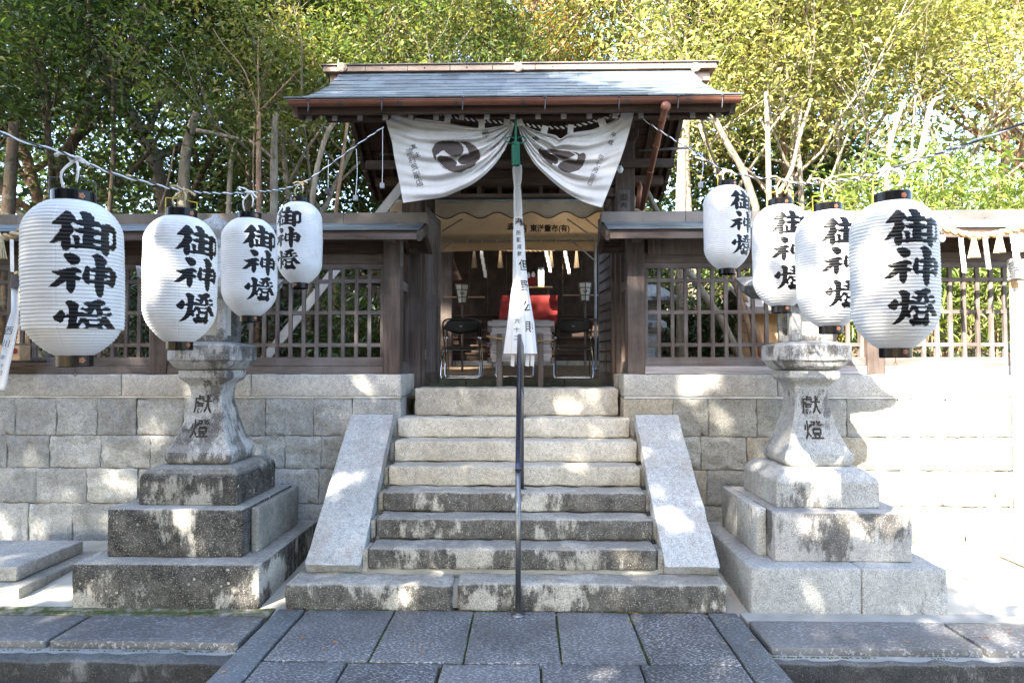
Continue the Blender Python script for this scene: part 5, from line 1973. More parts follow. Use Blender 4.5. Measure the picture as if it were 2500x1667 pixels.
# (centre px, body top py, width px, facing turn deg, squash, bail, hang point, label)
LAN = [(179, 495, 266, 2, 0, (186, 388), 'largest paper lantern, nearest on the left string, its lowest ribs slipped together'),
       (443, 532, 189, 19, 2, (447, 466), 'paper lantern second from the left, with a yellow wire handle'),
       (609, 536, 141, 14, 1, (611, 470), 'paper lantern third from the left, overlapping its left neighbour'),
       (732, 497, 114, -48, 1, (735, 448), 'smallest paper lantern on the left string, its writing turned to the left'),
       (2178, 496, 219, 17, 2, (2170, 413), 'largest paper lantern on the right string, rightmost and nearest'),
       (2020, 518, 166, 17, 2, (2010, 445), 'paper lantern second from the right, half hidden by the largest one'),
       (1905, 504, 142, 11, 2, (1905, 440), 'paper lantern third from the right, above the stone lantern'),
       (1773, 457, 114, 36, 2, (1773, 417), 'smallest paper lantern on the right string, its writing turned to the right')]
used = {}
hang = []
for cx_, ty_, wpx, rot, var, hp, lab in LAN:
    y = .36 * F / wpx / math.cos(math.atan((cx_ - 1285) / F))
    pr = {0: protoS, 1: protoN, 2: protoY}[var]
    o = pr if var not in used else copy_tree(pr)
    used[var] = 1
    c_ = P(cx_, ty_, y)
    o.location = c_
    o.rotation_euler = (0, math.radians(-1.5 if var == 0 else random.uniform(-1, 1)), math.radians(rot) - (-math.atan2(c_.x - CXC, y)))
    o.rotation_euler.z = math.radians(rot) - math.atan2(c_.x - CXC, y) if False else math.radians(rot) - math.atan((c_.x - CXC) / y)
    tag(o, lab, 'paper lantern', 'white paper festival lanterns')
    H_ = P(*hp, y)
    hang.append((H_, c_, y, wpx, lab))

# twisted cables that carry them
Ls = [P(-60, 300, 2.2), P(0, 323, 2.3), P(56, 345, 2.4), P(130, 366, 2.5), hang[0][0], P(280, 425, 2.9), P(360, 446, 3.1), hang[1][0], P(530, 472, 3.95), hang[2][0], P(680, 463, 4.95), hang[3][0], P(790, 413, 5.6), P(870, 355, 5.8), P(937, 310, 6.1)]
Rs = [P(1560, 285, 6.3), P(1620, 325, 6.0), P(1700, 375, 5.6), hang[7][0], P(1840, 432, 4.8), hang[6][0], P(1960, 447, 4.15), hang[5][0], P(2090, 435, 3.4), hang[4][0], P(2260, 385, 2.85), P(2380, 345, 2.35), P(2500, 300, 2.2), P(2600, 255, 2.1)]
two_strand(smooth_path(Ls, 5), .0034, .15, WIREW, WIREK, 'lantern_cable', 'twisted white and black cable carrying the left row of paper lanterns', 'cable', sub=.015)
two_strand(smooth_path(Rs, 5), .0036, .16, WIREK, WIREW, 'lantern_cable', 'twisted dark cable carrying the right row of paper lanterns', 'cable', sub=.015)
for i, (h, c_, y, wpx, lab) in enumerate(hang):
    k = .6 + .4 * (y / 5)
    t = thing('cloth_tie', 'frayed white cloth strip tying the ' + lab.split(',')[0] + ' to its cable', 'tie', (0, 0, 0))
    m_ = (ROPEW, STRAWP)[i in (1, 3, 5, 6)]
    rr2 = random.Random(i)
    mb = MB()
    for q in range(3):
        mb.tube([h + Vector((-.018 + .014 * q + .010 * math.sin(a), -.011 * math.cos(a), .010 * math.cos(a + q) - .0)) for a in [2 * PI * s / 12 for s in range(13)]], .005, 6)
    mb.build('knot', m_, t, smooth=True)
    for sx in (-1, 1):
        e = Vector((c_.x + sx * .025, c_.y - .02, c_.z + .05 + .03 * (sx > 0)))
        mid = (h + e) / 2 + Vector((sx * .022, -.02, 0))
        MB().tube(smooth_path([h, mid, e], 4), [.0055 - .001 * (q % 2) for q in range(9)], 6).build('tie_end', m_, t, smooth=True)
    for sx in (-1, 1):
        e = h + Vector((sx * (.05 + .03 * rr2.random()), -.015, rr2.uniform(-.05, .03)))
        MB().tube(smooth_path([h, (h + e) / 2 + Vector((0, -.012, .012)), e], 3), [.006, .007, .005, .006, .005, .007, .009][:7], 6).build('loose_end', m_, t, smooth=True)

# hanging sockets and bulbs
for pts, box, lab in (((P(870, 365, 5.75), P(872, 420, 5.75), P(868, 478, 5.75)), 'grey', 'grey socket dangling on a white wire left of the curtain'),
                      ((P(934, 310, 6.1), P(934, 400, 6.1), P(933, 448, 6.1)), 'grey', 'grey socket dangling on a wire beside the gate\'s left bargeboard'),
                      ((P(802, 390, 5.45), P(801, 440, 5.45), P(801, 462, 5.45)), 'dark', 'dark blue socket dangling above the smallest left lantern'),
                      ((P(1716, 382, 5.5), P(1716, 415, 5.5), P(1710, 446, 5.5)), 'grey', 'grey socket dangling right of the gate roof')):
    t = thing('hanging_socket', lab, 'socket', (0, 0, 0), 0, 'empty light sockets dangling from the cables')
    MB().tube(smooth_path(list(pts), 4), .0026, 6).build('wire', WIREW, t)
    e = pts[-1]
    MB().box(e + Vector((0, 0, -.022)), (.038, .03, .05)).build('socket_body', GREYP if box == 'grey' else WIREK, t, bevel=.004)
for px, py, y, r, lab in ((1514, 414, 6.9, .034, 'clear light bulb hanging beside the right half of the curtain'), (2300, 583, 6.3, .03, 'light bulb hanging under the right fence eave beside the straw rope')):
    c_ = P(px, py, y)
    t = thing('light_bulb', lab, 'bulb', tuple(c_))
    MB().lathe([(.001, -r * 1.15), (r * .6, -r), (r, -r * .2), (r * .95, r * .3), (r * .5, r), (r * .42, r * 1.2)], 20).build('glass', WPAINT, t, smooth=True)
    MB().lathe([(r * .43, r * 1.1), (r * .5, r * 1.15), (r * .5, r * 2.0), (.001, r * 2.1)], 16).build('socket', BLACKV, t, smooth=True)
    MB().tube([(0, 0, r * 2), (.01, .02, r * 4)], .004, 6).build('wire', WIREK, t)


# ================================================================== TREES
def leaf_mesh(name, C, size, mat, rng, up=.5, asp=.42):
    n = len(C)
    C = np.asarray(C, dtype=np.float64)
    nrm = rng.normal(size=(n, 3))
    nrm[:, 2] = np.abs(nrm[:, 2]) + up
    nrm /= np.linalg.norm(nrm, axis=1)[:, None]
    d = rng.normal(size=(n, 3))
    d -= nrm * np.sum(d * nrm, 1)[:, None]
    d /= np.linalg.norm(d, axis=1)[:, None]
    s = np.cross(nrm, d)
    L = size * np.clip(rng.lognormal(-.08, .38, n), .4, 2.1)[:, None]
    Wd = L * asp
    v0 = C - d * L * .5
    v1 = C - s * Wd * .5 + nrm * L * .07 + d * L * .05
    v2 = C + d * L * .5 - nrm * L * .12
    v3 = C + s * Wd * .5 + nrm * L * .07 + d * L * .05
    V_ = np.stack([v0, v1, v2, v3], 1).reshape(-1, 3)
    me = bpy.data.meshes.new(name)
    me.vertices.add(4 * n)
    me.vertices.foreach_set('co', V_.astype(np.float32).ravel())
    me.loops.add(6 * n)
    idx = np.arange(n)[:, None] * 4 + np.array([0, 1, 2, 0, 2, 3])[None]
    me.loops.foreach_set('vertex_index', idx.astype(np.int32).ravel())
    me.polygons.add(2 * n)
    me.polygons.foreach_set('loop_start', (np.arange(2 * n) * 3).astype(np.int32))
    me.polygons.foreach_set('loop_total', np.full(2 * n, 3, np.int32))
    me.update(calc_edges=True)
    at = me.attributes.new('tone', 'FLOAT', 'POINT')
    ph = C @ np.array([[2.1, -1.3, .7], [.9, 2.4, -1.6], [1.4, .8, 2.6]]) / max(.6, size * 8)
    tone = np.clip(rng.normal(.40, .15, n) + .17 * np.sin(ph[:, 0]) + .13 * np.sin(ph[:, 1] * 1.7 + ph[:, 2]) , 0, 1)
    at.data.foreach_set('value', np.repeat(tone, 4).astype(np.float32))
    me.materials.append(mat)
    return me


def limbs(rng, base, h, r, lean, nb, spread, first=.35, wob=.15, depth=2):
    """trunk and limbs -> list of (points, radii) and the twig ends"""
    out, tips = [], []

    def grow(p, d, L, r0, lev):
        n = 6
        pts, rad = [p.copy()], [r0]
        q, dd = p.copy(), d.copy()
        for i in range(n):
            dd = (dd + Vector(rng.normal(size=3)) * wob + Vector((0, 0, .12 if lev else .02))).normalized()
            q = q + dd * L / n
            pts.append(q.copy())
            rad.append(r0 * (1 - .72 * (i + 1) / n))
        out.append((pts, rad))
        if lev >= depth:
            tips.extend(pts[2:])
            return
        k = nb if lev == 0 else 4
        for b in range(k):
            t = (first if lev == 0 else .3) + (1 - (first if lev == 0 else .3)) * (b + rng.random() * .8) / k
            i = min(n - 1, int(t * n))
            s = pts[i].lerp(pts[i + 1], t * n - i)
            az = rng.random() * 2 * PI
            side = Vector((math.cos(az), math.sin(az), rng.uniform(.15, .9)))
            nd = (side * spread + dd * .4).normalized()
            grow(s, nd, L * rng.uniform(.38, .6) * (1.0 if lev else .85), rad[i] * .55, lev + 1)
        tips.append(pts[-1])

    grow(Vector(base), Vector((lean[0], lean[1], 1)).normalized(), h, r, 0)
    return out, tips


def tree(name, label, base, h, r, bark, leaf, nleaf, size, lean=(0, 0), nb=9, spread=.9, first=.35, seed=0, sig=.35, up=.5, asp=.42, group=None, stems=1, wob=.15, extra=None, cat='tree'):
    rng = np.random.default_rng(seed)
    t = thing(name, label, cat, tuple(base), 0, group)
    mb = MB()
    tips = []
    for s in range(stems):
        ln = (lean[0] + (s - (stems - 1) / 2) * .35 * (stems > 1), lean[1] + rng.uniform(-.1, .1) * (stems > 1))
        o_, tp = limbs(rng, (0, 0, -.3), h, r * (1 if stems == 1 else .8), ln, nb, spread, first, wob)
        tips += tp
        for pts, rad in o_:
            if rad[0] < .004: continue
            mb.tube(pts, [max(q, .004) for q in rad], 8 if rad[0] > .04 else 5, cap=False)
    mb.build('trunk', BARK[bark], t, smooth=True, fix=False)
    if nleaf:
        T = np.array([tuple(q) for q in tips])
        # a spray of clumps round every twig
        cl = T[rng.integers(0, len(T), max(60, nleaf // 45))] + rng.normal(size=(max(60, nleaf // 45), 3)) * sig * .9
        C = cl[rng.integers(0, len(cl), nleaf)] + rng.normal(size=(nleaf, 3)) * sig * np.array([.55, .55, .35])
        C = C[C[:, 2] > h * first * .82]
        link('crown', leaf_mesh('crown', C, size, LF[leaf], rng, up, asp), t)
    return t


def gz(y):
    for i in range(len(ty) - 1):
        if y <= ty[i + 1]: return tz[i] + (tz[i + 1] - tz[i]) * (y - ty[i]) / (ty[i + 1] - ty[i])
    return tz[-1]


GT = 'trees on the wooded slope behind the shrine'
#      px     Y    h    r   bark   leaf    n     size lean  nb spread first label
TREES = [
    (60, 11.5, 8.5, .16, 'dark', 'dark', 15000, .12, (.05, -.05), 11, 1.0, .25, 1, 'dark broadleaf evergreen with big leaves at the far left'),
    (-150, 13, 9, .18, 'dark', 'dark', 12000, .12, (.1, 0), 10, 1.0, .3, 1, 'dark evergreen at the left border of the wood'),
    (270, 13.5, 9.5, .12, 'dark', 'mid', 13000, .10, (.02, 0), 10, .9, .4, 1, 'slim dark-stemmed tree behind the largest left lantern'),
    (455, 14.5, 10, .24, 'grey', 'mid', 14000, .10, (.04, 0), 10, .9, .45, 1, 'stout grey tree with a knobbly trunk above the second left lantern'),
    (565, 13.5, 9, .10, 'pale', 'mid', 11000, .095, (.08, 0), 9, .9, .45, 1, 'slender tree with a patchy pale trunk above the third left lantern'),
    (628, 11.2, 8, .085, 'grey', 'olive', 12000, .085, (.01, 0), 12, 1.1, .42, 1, 'straight grey tree that forks widely left of the gate roof'),
    (700, 12.4, 5.5, .11, 'grey', 'mid', 6000, .09, (-.02, 0), 6, 1.0, .4, 1, 'lopped grey trunk with a branch stub beside the forked tree'),
    (770, 12.8, 7.5, .09, 'pale', 'mid', 9000, .09, (.22, 0), 8, 1.0, .4, 2, 'two pale stems leaning right beside the gate roof\'s left end'),
    (880, 15.5, 10, .14, 'brown', 'olive', 13000, .095, (-.03, 0), 10, .9, .4, 1, 'olive-leaved tree rising behind the left end of the gate roof'),
    (1060, 17.5, 10, .16, 'brown', 'olive', 13000, .10, (.02, 0), 10, 1.0, .4, 1, 'olive-leaved tree behind the left half of the gate roof'),
    (1260, 22, 11, .22, 'grey', 'mid', 14000, .13, (0, 0), 10, 1.0, .35, 1, 'green broadleaf tree over the middle of the gate roof with sky on both sides'),
    (1510, 18.5, 11, .20, 'brown', 'cedar', 14000, .13, (.02, 0), 14, 1.0, .2, 1, 'cedar with orange-brown tips above the right half of the gate roof'),
    (1665, 12.2, 9, .13, 'pale', 'bright', 9000, .09, (0, 0), 9, 1.0, .55, 1, 'pale straight trunk right beside the gate roof\'s right end'),
    (1880, 11.8, 7, .09, 'pale', 'yellow', 9000, .09, (-.32, 0), 9, 1.0, .45, 1, 'pale trunk leaning left behind the smallest right lantern'),
    (1925, 12.2, 8, .09, 'pale', 'yellow', 13000, .09, (-.02, 0), 12, 1.1, .35, 2, 'twin pale-stemmed tree above the right row of lanterns'),
    (1990, 14.5, 8.5, .12, 'brown', 'yellow', 13000, .095, (.03, 0), 11, 1.1, .35, 1, 'yellow-leaved tree behind the twin pale stems'),
    (2165, 11.8, 7.5, .085, 'pale', 'yellow', 12000, .085, (.10, 0), 12, 1.1, .42, 2, 'pale forked tree with lopped stems above the largest right lantern'),
    (2330, 14, 8.5, .12, 'brown', 'yellow', 14000, .09, (.0, 0), 12, 1.1, .3, 1, 'bushy yellow-green tree right of the lopped stems'),
    (2520, 13, 9, .14, 'brown', 'yellow', 12000, .10, (-.05, 0), 11, 1.0, .3, 1, 'yellow-green tree at the far right edge of the picture'),
    (2400, 18, 12, .2, 'grey', 'olive', 12000, .12, (0, 0), 11, 1.0, .3, 1, 'tall thin-crowned tree in the upper right corner'),
    (1750, 17, 10, .16, 'brown', 'yellow', 14000, .10, (0, 0), 11, 1.1, .3, 1, 'yellow-green tree behind the right end of the gate roof'),
    (2080, 19, 11.5, .18, 'brown', 'bright', 14000, .12, (0, 0), 11, 1.1, .3, 1, 'tall bright green tree behind the right lanterns'),
    (150, 17, 11, .2, 'brown', 'mid', 14000, .12, (0, 0), 11, 1.1, .3, 1, 'green tree standing back behind the far left evergreen'),
    (500, 19, 12, .2, 'brown', 'olive', 14000, .12, (0, 0), 11, 1.1, .3, 1, 'tall olive-green tree behind the stout grey trunk'),
    (780, 19, 12, .2, 'brown', 'olive', 14000, .12, (0, 0), 11, 1.1, .3, 1, 'tall olive-green tree behind the lopped grey trunk'),
    (1400, 24, 12, .2, 'brown', 'mid', 12000, .15, (0, 0), 11, 1.1, .3, 1, 'distant green tree behind the middle of the gate roof'),
]
for i, (px, y, h, r, bark, leaf, nl, size, lean, nb, spread, first, stems, lab) in enumerate(TREES):
    b = P(px, 500, y)
    tree('broadleaf_tree' if leaf != 'cedar' else 'cedar_tree', lab, (b.x, y, gz(y)), h, r, bark, leaf, int(nl * 1.6), size * 1.08, lean, nb, spread * 1.1, first, 100 + i, sig=.46 if size < .11 else .6, group=GT, stems=stems)

# bare trunks and lopped stems standing in front of the crowns: photo polylines at their own depth
TR = [('pale', 10.4, [(13.5, (1666, 340), (1664, 420), (1662, 512))], 'straight pale trunk beside the gate roof, sunlit'),
      ('grey', 10.8, [(9, (1740, 278), (1773, 347), (1813, 416), (1845, 506))], 'mossy pale trunk leaning left above the smallest right lantern'),
      ('pale', 10.6, [(7, (1870, 225), (1874, 325), (1878, 510)), (4, (1874, 325), (1905, 285), (1925, 262)), (4, (1874, 330), (1860, 300), (1852, 288))], 'upright pale trunk above the gap between the two smallest right lanterns'),
      ('pale', 10.7, [(5.5, (1981, 242), (1950, 343), (1932, 416), (1900, 475)), (4, (1950, 343), (1952, 300), (1957, 270))], 'lopped reddish pale stem above the third lantern from the right'),
      ('pale', 10.3, [(6.5, (2208, 246), (2181, 325), (2167, 398), (2163, 512)), (7, (2300, 239), (2272, 260), (2243, 380), (2180, 480)), (4, (2235, 235), (2228, 330), (2225, 395)), (3.5, (2279, 340), (2258, 370), (2240, 392))], 'forked pale lopped tree right of the largest right lantern\'s knot'),
      ('brown', 10.6, [(7, (632, 275), (631, 400), (632, 517)), (2.6, (520, 70), (545, 110), (596, 173), (632, 275)), (2.6, (735, 165), (687, 217), (636, 270)), (2.6, (631, 90), (630, 170), (632, 280)), (3, (620, 517), (618, 400), (622, 300))], 'slim grey tree forking into a wide fan left of the gate roof'),
      ('grey', 10.9, [(10, (674, 275), (669, 361), (669, 513)), (5, (669, 390), (620, 350), (560, 335), (480, 318))], 'stout lopped grey trunk with a long side branch'),
      ('pale', 12.0, [(14, (481, 275), (459, 343), (450, 416), (448, 517))], 'knobbly pale trunk above the second left lantern'),
      ('pale', 11.6, [(6.5, (578, 343), (564, 398), (558, 517))], 'short pale patchy trunk above the third left lantern'),
      ('dark', 11.4, [(6, (276, 145), (276, 398), (267, 517))], 'dark slender trunk right of the largest left lantern'),
      ('pale', 10.9, [(7, (820, 293), (795, 336), (773, 416), (759, 512)), (3, (860, 280), (838, 282), (818, 295))], 'pale trunk leaning right under the left end of the gutter'),
      ('brown', 11.2, [(5, (848, 300), (835, 400), (820, 512))], 'reddish thin trunk between the leaning pale trunk and the gate'),
      ('brown', 11.3, [(4, (426, 361), (408, 452), (387, 517))], 'thin brown stem left of the knobbly pale trunk'),
      ('dark', 10.9, [(15, (34, 300), (28, 400), (20, 517))], 'thick dark trunk at the far left edge')]
for bk, y, segs, lab in TR:
    b = P(*segs[0][-1], y)
    t = thing('tree_trunk', lab, 'tree trunk', (b.x, y, gz(y)), 0, 'bare trunks behind the fences')
    mb = MB()
    for w, *pp in segs:
        pts = smooth_path([P(px, py, y + .03 * k) - Vector((b.x, y, gz(y))) for k, (px, py) in enumerate(pp)], 4)
        if pp[-1][1] > 500: pts.append(Vector((pts[-1].x, pts[-1].y, -.2)))
        n_ = len(pts)
        rad = [w * y / F * ((.45 if w < 5 else .72) + .4 * k / n_) * (1 + .10 * noise.noise(Vector((k * .9, w, y)))) for k in range(n_)]
        mb.tube(pts, rad, 9)
    mb.build('stem', BARK[bk], t, smooth=True)

# shrubs and bamboo just behind the fences
SH = [(330, 10.2, 1.6, 'deep', 'dark shrub behind the left lattice between the two big lanterns'), (640, 11, 1.8, 'deep', 'dark shrub behind the left lattice under the third lantern'), (850, 10.7, 1.1, 'dark', 'small green shrub behind the lattice next to the gate\'s left post'),
      (1730, 10.9, 1.5, 'deep', 'dark shrub behind the right lattice next to the gate'), (1800, 11.4, 1.9, 'mid', 'green shrub behind the right lattice under the smallest lantern')]
for i, (px, y, h, leaf, lab) in enumerate(SH):
    b = P(px, 860, y)
    tree('shrub', lab, (b.x, y, gz(y)), h, .03, 'brown', leaf, 5000, .08, (0, 0), 7, 1.2, .1, 300 + i, sig=.3, stems=3, cat='shrub', group='shrubs behind the fence')
rb = np.random.default_rng(9)
for gi, (px0, px1, lab) in enumerate(((2040, 2230, 'bamboo clump behind the right fence, left part'), (2230, 2400, 'bamboo clump behind the right fence, beneath the straw rope'), (2400, 2560, 'bamboo clump behind the right fence at the far right'))):
    c0 = P((px0 + px1) / 2, 860, 8.9)
    t = thing('bamboo_clump', lab, 'bamboo', (c0.x, 8.9, gz(8.9)), 0, 'bamboo behind the right fence')
    cen = []
    x_half = (X(px1, 8.9) - X(px0, 8.9)) / 2
    for k in range(26):
        x, y = rb.uniform(-x_half, x_half), rb.uniform(-.35, .8)
        h = rb.uniform(2.0, 3.1)
        top = Vector((x + rb.uniform(-.4, .4), y + rb.uniform(-.3, .3), h))
        pts = [Vector((x, y, 0)), Vector((x, y, 0)).lerp(top, .5) + Vector((.03, 0, .05)), top]
        MB().tube(pts, [.011, .010, .005], 6).build('cane', LF['yellow'] if k % 2 else BARK['brown'], t) if k < 14 else None
        for q in range(150):
            f_ = rb.uniform(.3, 1.05)
            p = pts[0].lerp(top, f_)
            cen.append((p.x + rb.normal() * .17, p.y + rb.normal() * .17, p.z + rb.normal() * .12))
    link('leaves', leaf_mesh('leaves', cen, .15, LF['bright'], rb, .2, .14), t)

# far wood seen as one mass between the trees
rng = np.random.default_rng(77)
n = 80000
X_ = rng.uniform(-24, 24, n)
Y_ = rng.uniform(26, 33, n)
top = 15.5 + 2.5 * np.sin(X_ * .45) + 1.6 * np.sin(X_ * 1.3 + 1)
Zz = 5 + (top - 5) * rng.random(n) ** .8
cl = rng.integers(0, 2200, n)
cc = np.stack([rng.uniform(-26, 26, 2200), rng.uniform(24, 33, 2200), rng.random(2200)], 1)
X_ = cc[cl, 0] + rng.normal(size=n) * .6
Y_ = cc[cl, 1] + rng.normal(size=n) * .6
top = 19.5 + 2.5 * np.sin(X_ * .45) + 1.6 * np.sin(X_ * 1.3 + 1)
Zz = 4.5 + (top - 4.5) * cc[cl, 2] + rng.normal(size=n) * .45
A_ = np.stack([X_, Y_, Zz], 1)
gap = (((X_ > -3.2) & (X_ < 1.2) & (Zz > 12.5 + np.sin(X_ * 3) * 1.5)) | ((X_ > 15.5) & (Zz > 12)))
left = X_ < -2.5
o = link('distant_wood', leaf_mesh('distant_wood', A_[left & ~gap], .31, LF['dark'], rng, .4, .5))  # dark leaf colour on this half stands for shade under the trees
tag(o, 'dense far wood, its leaves coloured dark for shade, filling the gaps between the trees on the left', 'woodland', kind='stuff')
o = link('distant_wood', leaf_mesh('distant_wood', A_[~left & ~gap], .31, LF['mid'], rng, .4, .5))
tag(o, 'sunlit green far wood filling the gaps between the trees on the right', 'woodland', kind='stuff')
# low ground cover of the slope
n = 26000
X_ = rng.uniform(-14, 14, n)
Y_ = 12 + rng.random(n) * 12
Zz = np.interp(Y_, ty, tz) + rng.random(n) ** 1.5 * (.9 + .6 * np.sin(X_ * 1.7 + Y_))
keep = ~((np.abs(X_) < 3.6) & (Y_ < 15.5))
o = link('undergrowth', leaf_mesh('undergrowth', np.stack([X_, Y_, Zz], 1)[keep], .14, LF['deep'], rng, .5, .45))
tag(o, 'low leafy undergrowth covering the slope under the trees', 'undergrowth', kind='stuff')

for lab, x0, x1, n, pal, sd in (('dark leafy understorey between the trunks on the left', -11, -1.6, 26000, 'dark', 5), ('dark leafy understorey between the trunks right of the gate', 1.8, 8.5, 17000, 'dark', 6)):
    rng = np.random.default_rng(sd)
    m_ = 420
    cx_, cy_ = rng.uniform(x0, x1, m_), rng.uniform(14.5, 20, m_)
    ch_ = np.interp(cy_, ty, tz) + rng.random(m_) ** .8 * 5.2
    k_ = rng.integers(0, m_, n)
    C = np.stack([cx_[k_], cy_[k_], ch_[k_]], 1) + rng.normal(size=(n, 3)) * np.array([.5, .5, .28])
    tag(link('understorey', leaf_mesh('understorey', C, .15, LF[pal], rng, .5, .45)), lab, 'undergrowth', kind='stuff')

# ------------------------------------------------------------------ unseen tall trees behind the viewer, crowns shaped to throw the wanted dappled shade
SHADE = [(-24, 24), (-9.5, 24), (-9.3, 13.5), (-6.5, 11.2), (-4.0, 8.6), (-1.2, 7.0), (.4, 5.5), (1.3, 4.5), (2.1, 3.6), (2.75, 2.9), (3.0, 2.3), (3.1, .6), (3.4, -.4), (4.35, -1.2), (5.4, -1.75), (6.6, -2.15), (12, -2.5), (12, -9), (-24, -9)]  # outline of the wanted shade on the wall plane, filled by the crowns
LF['shade'] = leaf_mat('canopy_leaves', [(.03, .07, .012), (.05, .10, .02), (.08, .13, .03)], .12)


SUN_HOLES = []  # holes cut through the crowns where sun patches should fall
for px, py, y, r in ((840, 1200, 6.05, .2), (800, 1310, 5.7, .1), (1640, 1270, 5.7, .18), (1590, 1110, 6.4, .15), (1090, 1365, 5.4, .18), (1540, 1375, 5.4, .14), (1110, 1300, 5.65, .14), (1000, 1450, 5.17, .15),
                     (1240, 1210, 5.9, .14), (1400, 1130, 6.16, .16), (1440, 1040, 6.5, .13), (1410, 970, 6.9, .2), (1120, 980, 6.9, .1), (470, 1300, 5.34, .2), (640, 1460, 5.2, .15), (100, 1440, 5.3, .38), (300, 1180, 6.7, .12),
                     (380, 650, 3.4, .2), (560, 600, 4.4, .13), (1510, 850, 7.2, .18), (1560, 700, 6.9, .12), (835, 165, 7.6, .16), (1265, 165, 7.6, .16), (1110, 890, 11.5, .5), (1090, 780, 12, .3), (1262, 740, 6.95, .17),
                     (1700, 930, 6.7, .2), (1740, 1010, 6.7, .14), (2000, 1010, 5.6, .16), (930, 405, 7.4, .15), (700, 850, 6.9, .12), (1900, 890, 6.9, .15), (880, 930, 6.7, .12), (1500, 1640, 4.2, .12), (2060, 1280, 5.34, .1)):
    q = P(px, py, y)
    k_ = (y - 6.7) / SD.y
    SUN_HOLES.append((q.x - SD.x * k_, q.z - SD.z * k_, r))


def shade_tree(x0, x1, lab, seed, s_mid):
    rng = np.random.default_rng(seed)
    pts = []
    xs = rng.uniform(x0, x1, 60000)
    zs = rng.uniform(-9, 24, 60000)
    ok = ins_np(xs, zs, [SHADE])
    xs, zs = xs[ok], zs[ok]
    ncl = int(len(xs) * (.10 if seed == 4 else .07))
    cx_, cz_ = xs[:ncl], zs[:ncl]
    # distance to the outline: keep the rim ragged but inside
    s = rng.uniform(s_mid - 1.8, s_mid + 1.8, ncl)
    base = np.stack([cx_ - SD.x * s, 6.7 - SD.y * s, cz_ - SD.z * s], 1)
    per = 30
    C = np.repeat(base, per, 0) + rng.normal(size=(ncl * per, 3)) * .19
    C = C[C[:, 2] > 2.2]
    k_ = (C[:, 1] - 6.7) / SD.y                       # where each leaf's shadow crosses the plane of the wall
    fx, fz = C[:, 0] - SD.x * k_, C[:, 2] - SD.z * k_
    keep = np.ones(len(C), bool)
    for gi_, (hx_, hz_, hr_) in enumerate(SUN_HOLES):
        dx_, dz_ = fx - hx_, fz - hz_
        an = np.arctan2(dz_, dx_)
        rr_ = hr_ * .86 * (1 + .38 * np.sin(2 * an + gi_ * 1.7) + .22 * np.sin(5 * an + gi_) + rng.normal(size=len(an)) * .22)
        keep &= np.hypot(dx_, dz_) > rr_
    C = C[keep]
    mx, my = float(C[:, 0].mean()), float(C[:, 1].mean())
    t = thing('shade_tree', lab, 'tree', (mx, my, -.34), 0, 'unseen trees behind the viewer, shaped for their shade')
    C = C - np.array([mx, my, -.34])
    link('crown', leaf_mesh('crown', C, .17, LF['shade'], rng, .4, .6), t)
    mb = MB()
    mb.tube([(0, 0, 0), (.1, 0, 4), (0, .1, 9), (.1, 0, 16)], [.28, .22, .16, .05], 10)
    for k in range(14):
        e = C[rng.integers(0, len(C))]
        z = max(2.5, e[2] * rng.uniform(.5, .8))
        mb.tube([(0, 0, min(z, 14)), tuple(e * .6 + np.array([0, 0, z * .25])), tuple(e)], [.07, .045, .015], 6)
    mb.build('trunk', BARK['brown'], t)


shade_tree(-24, -9, 'tall tree far behind the viewer\'s left shading the left wood', 1, 17)
shade_tree(-9, -2.6, 'tall tree behind the viewer\'s left shading the left lanterns', 2, 16)
shade_tree(-2.6, 2.4, 'unseen tall tree behind the viewer shading the stairs', 3, 16)
shade_tree(2.4, 12, 'unseen tall tree behind the viewer shading the right foreground', 4, 15.5)

# strips between the lantern bases and the side slabs
m_ = M('mossy_mortar', .95)
m_.col(m_.ramp(m_.noise(9, 6, .7), (.36, (.03, .045, .012)), (.46, (.08, .085, .03)), (.55, (.17, .15, .11)), (.66, (.27, .25, .20))))
m_.bump(m_.noise(50, 6), .9, .01)
struct(MB().bb((-6, 4.985, -.1), (XLo - .02, 5.16, .006)).build('moss_strip', m_.mat))
struct(MB().bb((XRo + .02, 4.985, -.1), (6.5, 5.15, .008)).build('mortar_strip', MORTAR))
DEEPW = plain('old_dark_boards', (.016, .012, .009), (.04, .03, .022), 5, .9, .4)
t = thing('board_wall', 'low dark board wall behind the left lattice fence', 'wall', (0, 0, 0))
for k in range(28):
    x = -8.2 + k * .22
    MB().bb((x + .002, 11.3 - .012 * (k % 2), 1.7), (x + .218, 11.34, 3.35 + .0 * k)).build('board', DEEPW, t)
MB().bb((-8.2, 11.2, 3.352), (-2.04, 11.46, 3.42)).build('coping', DEEPW, t)
t = thing('earthen_wall', 'low dark earthen wall with a small coping behind the right lattice fence', 'wall', (0, 0, 0))
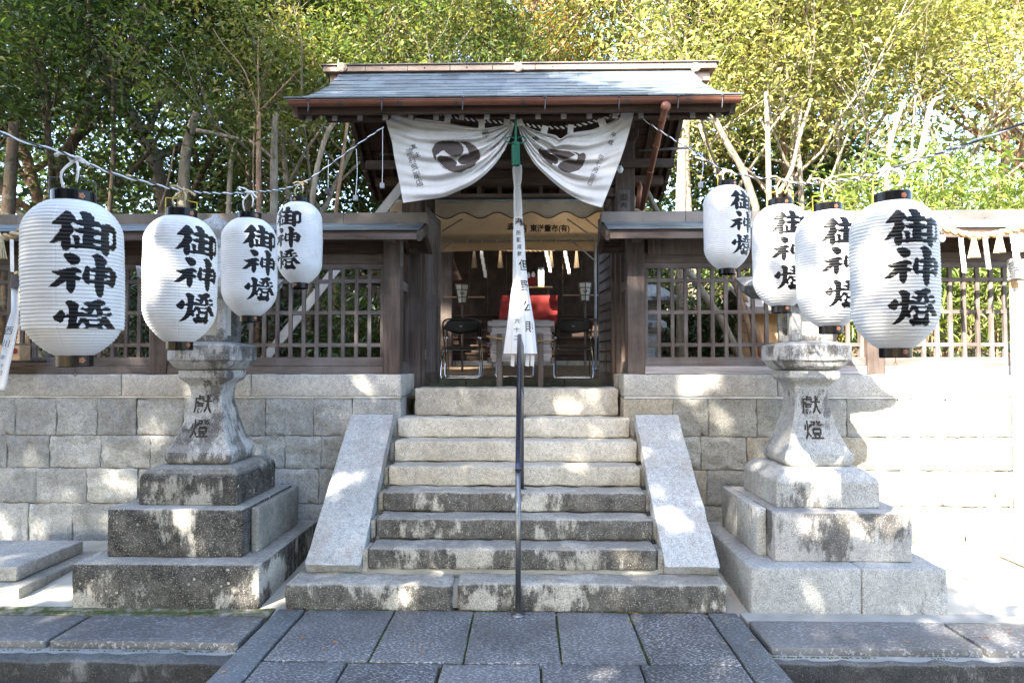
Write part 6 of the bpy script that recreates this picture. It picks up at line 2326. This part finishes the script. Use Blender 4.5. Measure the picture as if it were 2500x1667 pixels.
MB().bb((2.1, 11.2, 1.7), (5.4, 11.4, 2.62)).build('wall_face', plain('dark_earth', (.045, .04, .03), (.09, .08, .06), 3, .95, .4), t)
MB().bb((2.05, 11.1, 2.622), (5.45, 11.5, 2.7)).build('coping', DEEPW, t)

# fill in gaps: precinct objects behind the right lattice
t = thing('small_stone_lantern', 'small old stone lantern standing behind the right lattice next to the gate', 'stone lantern', (X(1590, 8.6, 850), 8.6, 1.7))
MB().bb((-.09, -.09, 0), (.09, .09, .62)).build('shaft', ST_LAN_L, t, bevel=.01)
sq_loft(MB(), [(.12, .62), (.17, .68), (.17, .74), (.12, .78)], .1).build('platform', ST_LAN_M, t)
MB().bb((-.11, -.11, .78), (.11, .11, 1.0)).build('fire_box', ST_LAN_L, t, bevel=.01)
sq_loft(MB(), [(.13, 1.0), (.27, 1.02), (.28, 1.07), (.15, 1.18), (.06, 1.24)], .05).build('roof_stone', ST_LAN_L, t)
t = thing('sub_shrine', 'small wooden side shrine behind the right lattice under the lanterns', 'small shrine', (X(1930, 10.2, 850), 10.2, 1.75))
MB().bb((-.7, -.4, 0), (.7, .5, .95)).build('walls', WL['z'], t)
MB().beam((0, .05, 1.35), (0, -.75, .95), 1.8, .06).build('roof_front', WB['x'], t)
MB().beam((0, .05, 1.35), (0, .85, .95), 1.8, .06).build('roof_rear', WB['x'], t)
for i, (pa, pb, r, lab) in enumerate((((1665, 640), (1835, 875), .055, 'bare trunk slanting down to the right behind the right lattice'), ((1790, 680), (1850, 880), .04, 'thin stem slanting behind the right lattice under the smallest lantern'), ((1815, 720), (1870, 880), .04, 'reddish stem slanting behind the right lattice, nearest the stone lantern'))):
    a, b = P(*pa, 9.0 + .3 * i), P(*pb, 9.2 + .3 * i)
    b.z = min(b.z, 1.75)
    o = thing('leaning_trunk', lab, 'trunk', tuple(b))
    MB().tube([Vector((0, 0, -.1)), (a - b) * .5 + Vector((.05, 0, 0)), a - b, (a - b) * 1.5 + Vector((0, 0, .2))], [r * 1.1, r, r * .9, r * .7], 10).build('stem', BARK['pale' if i == 0 else 'brown'], o, smooth=True)
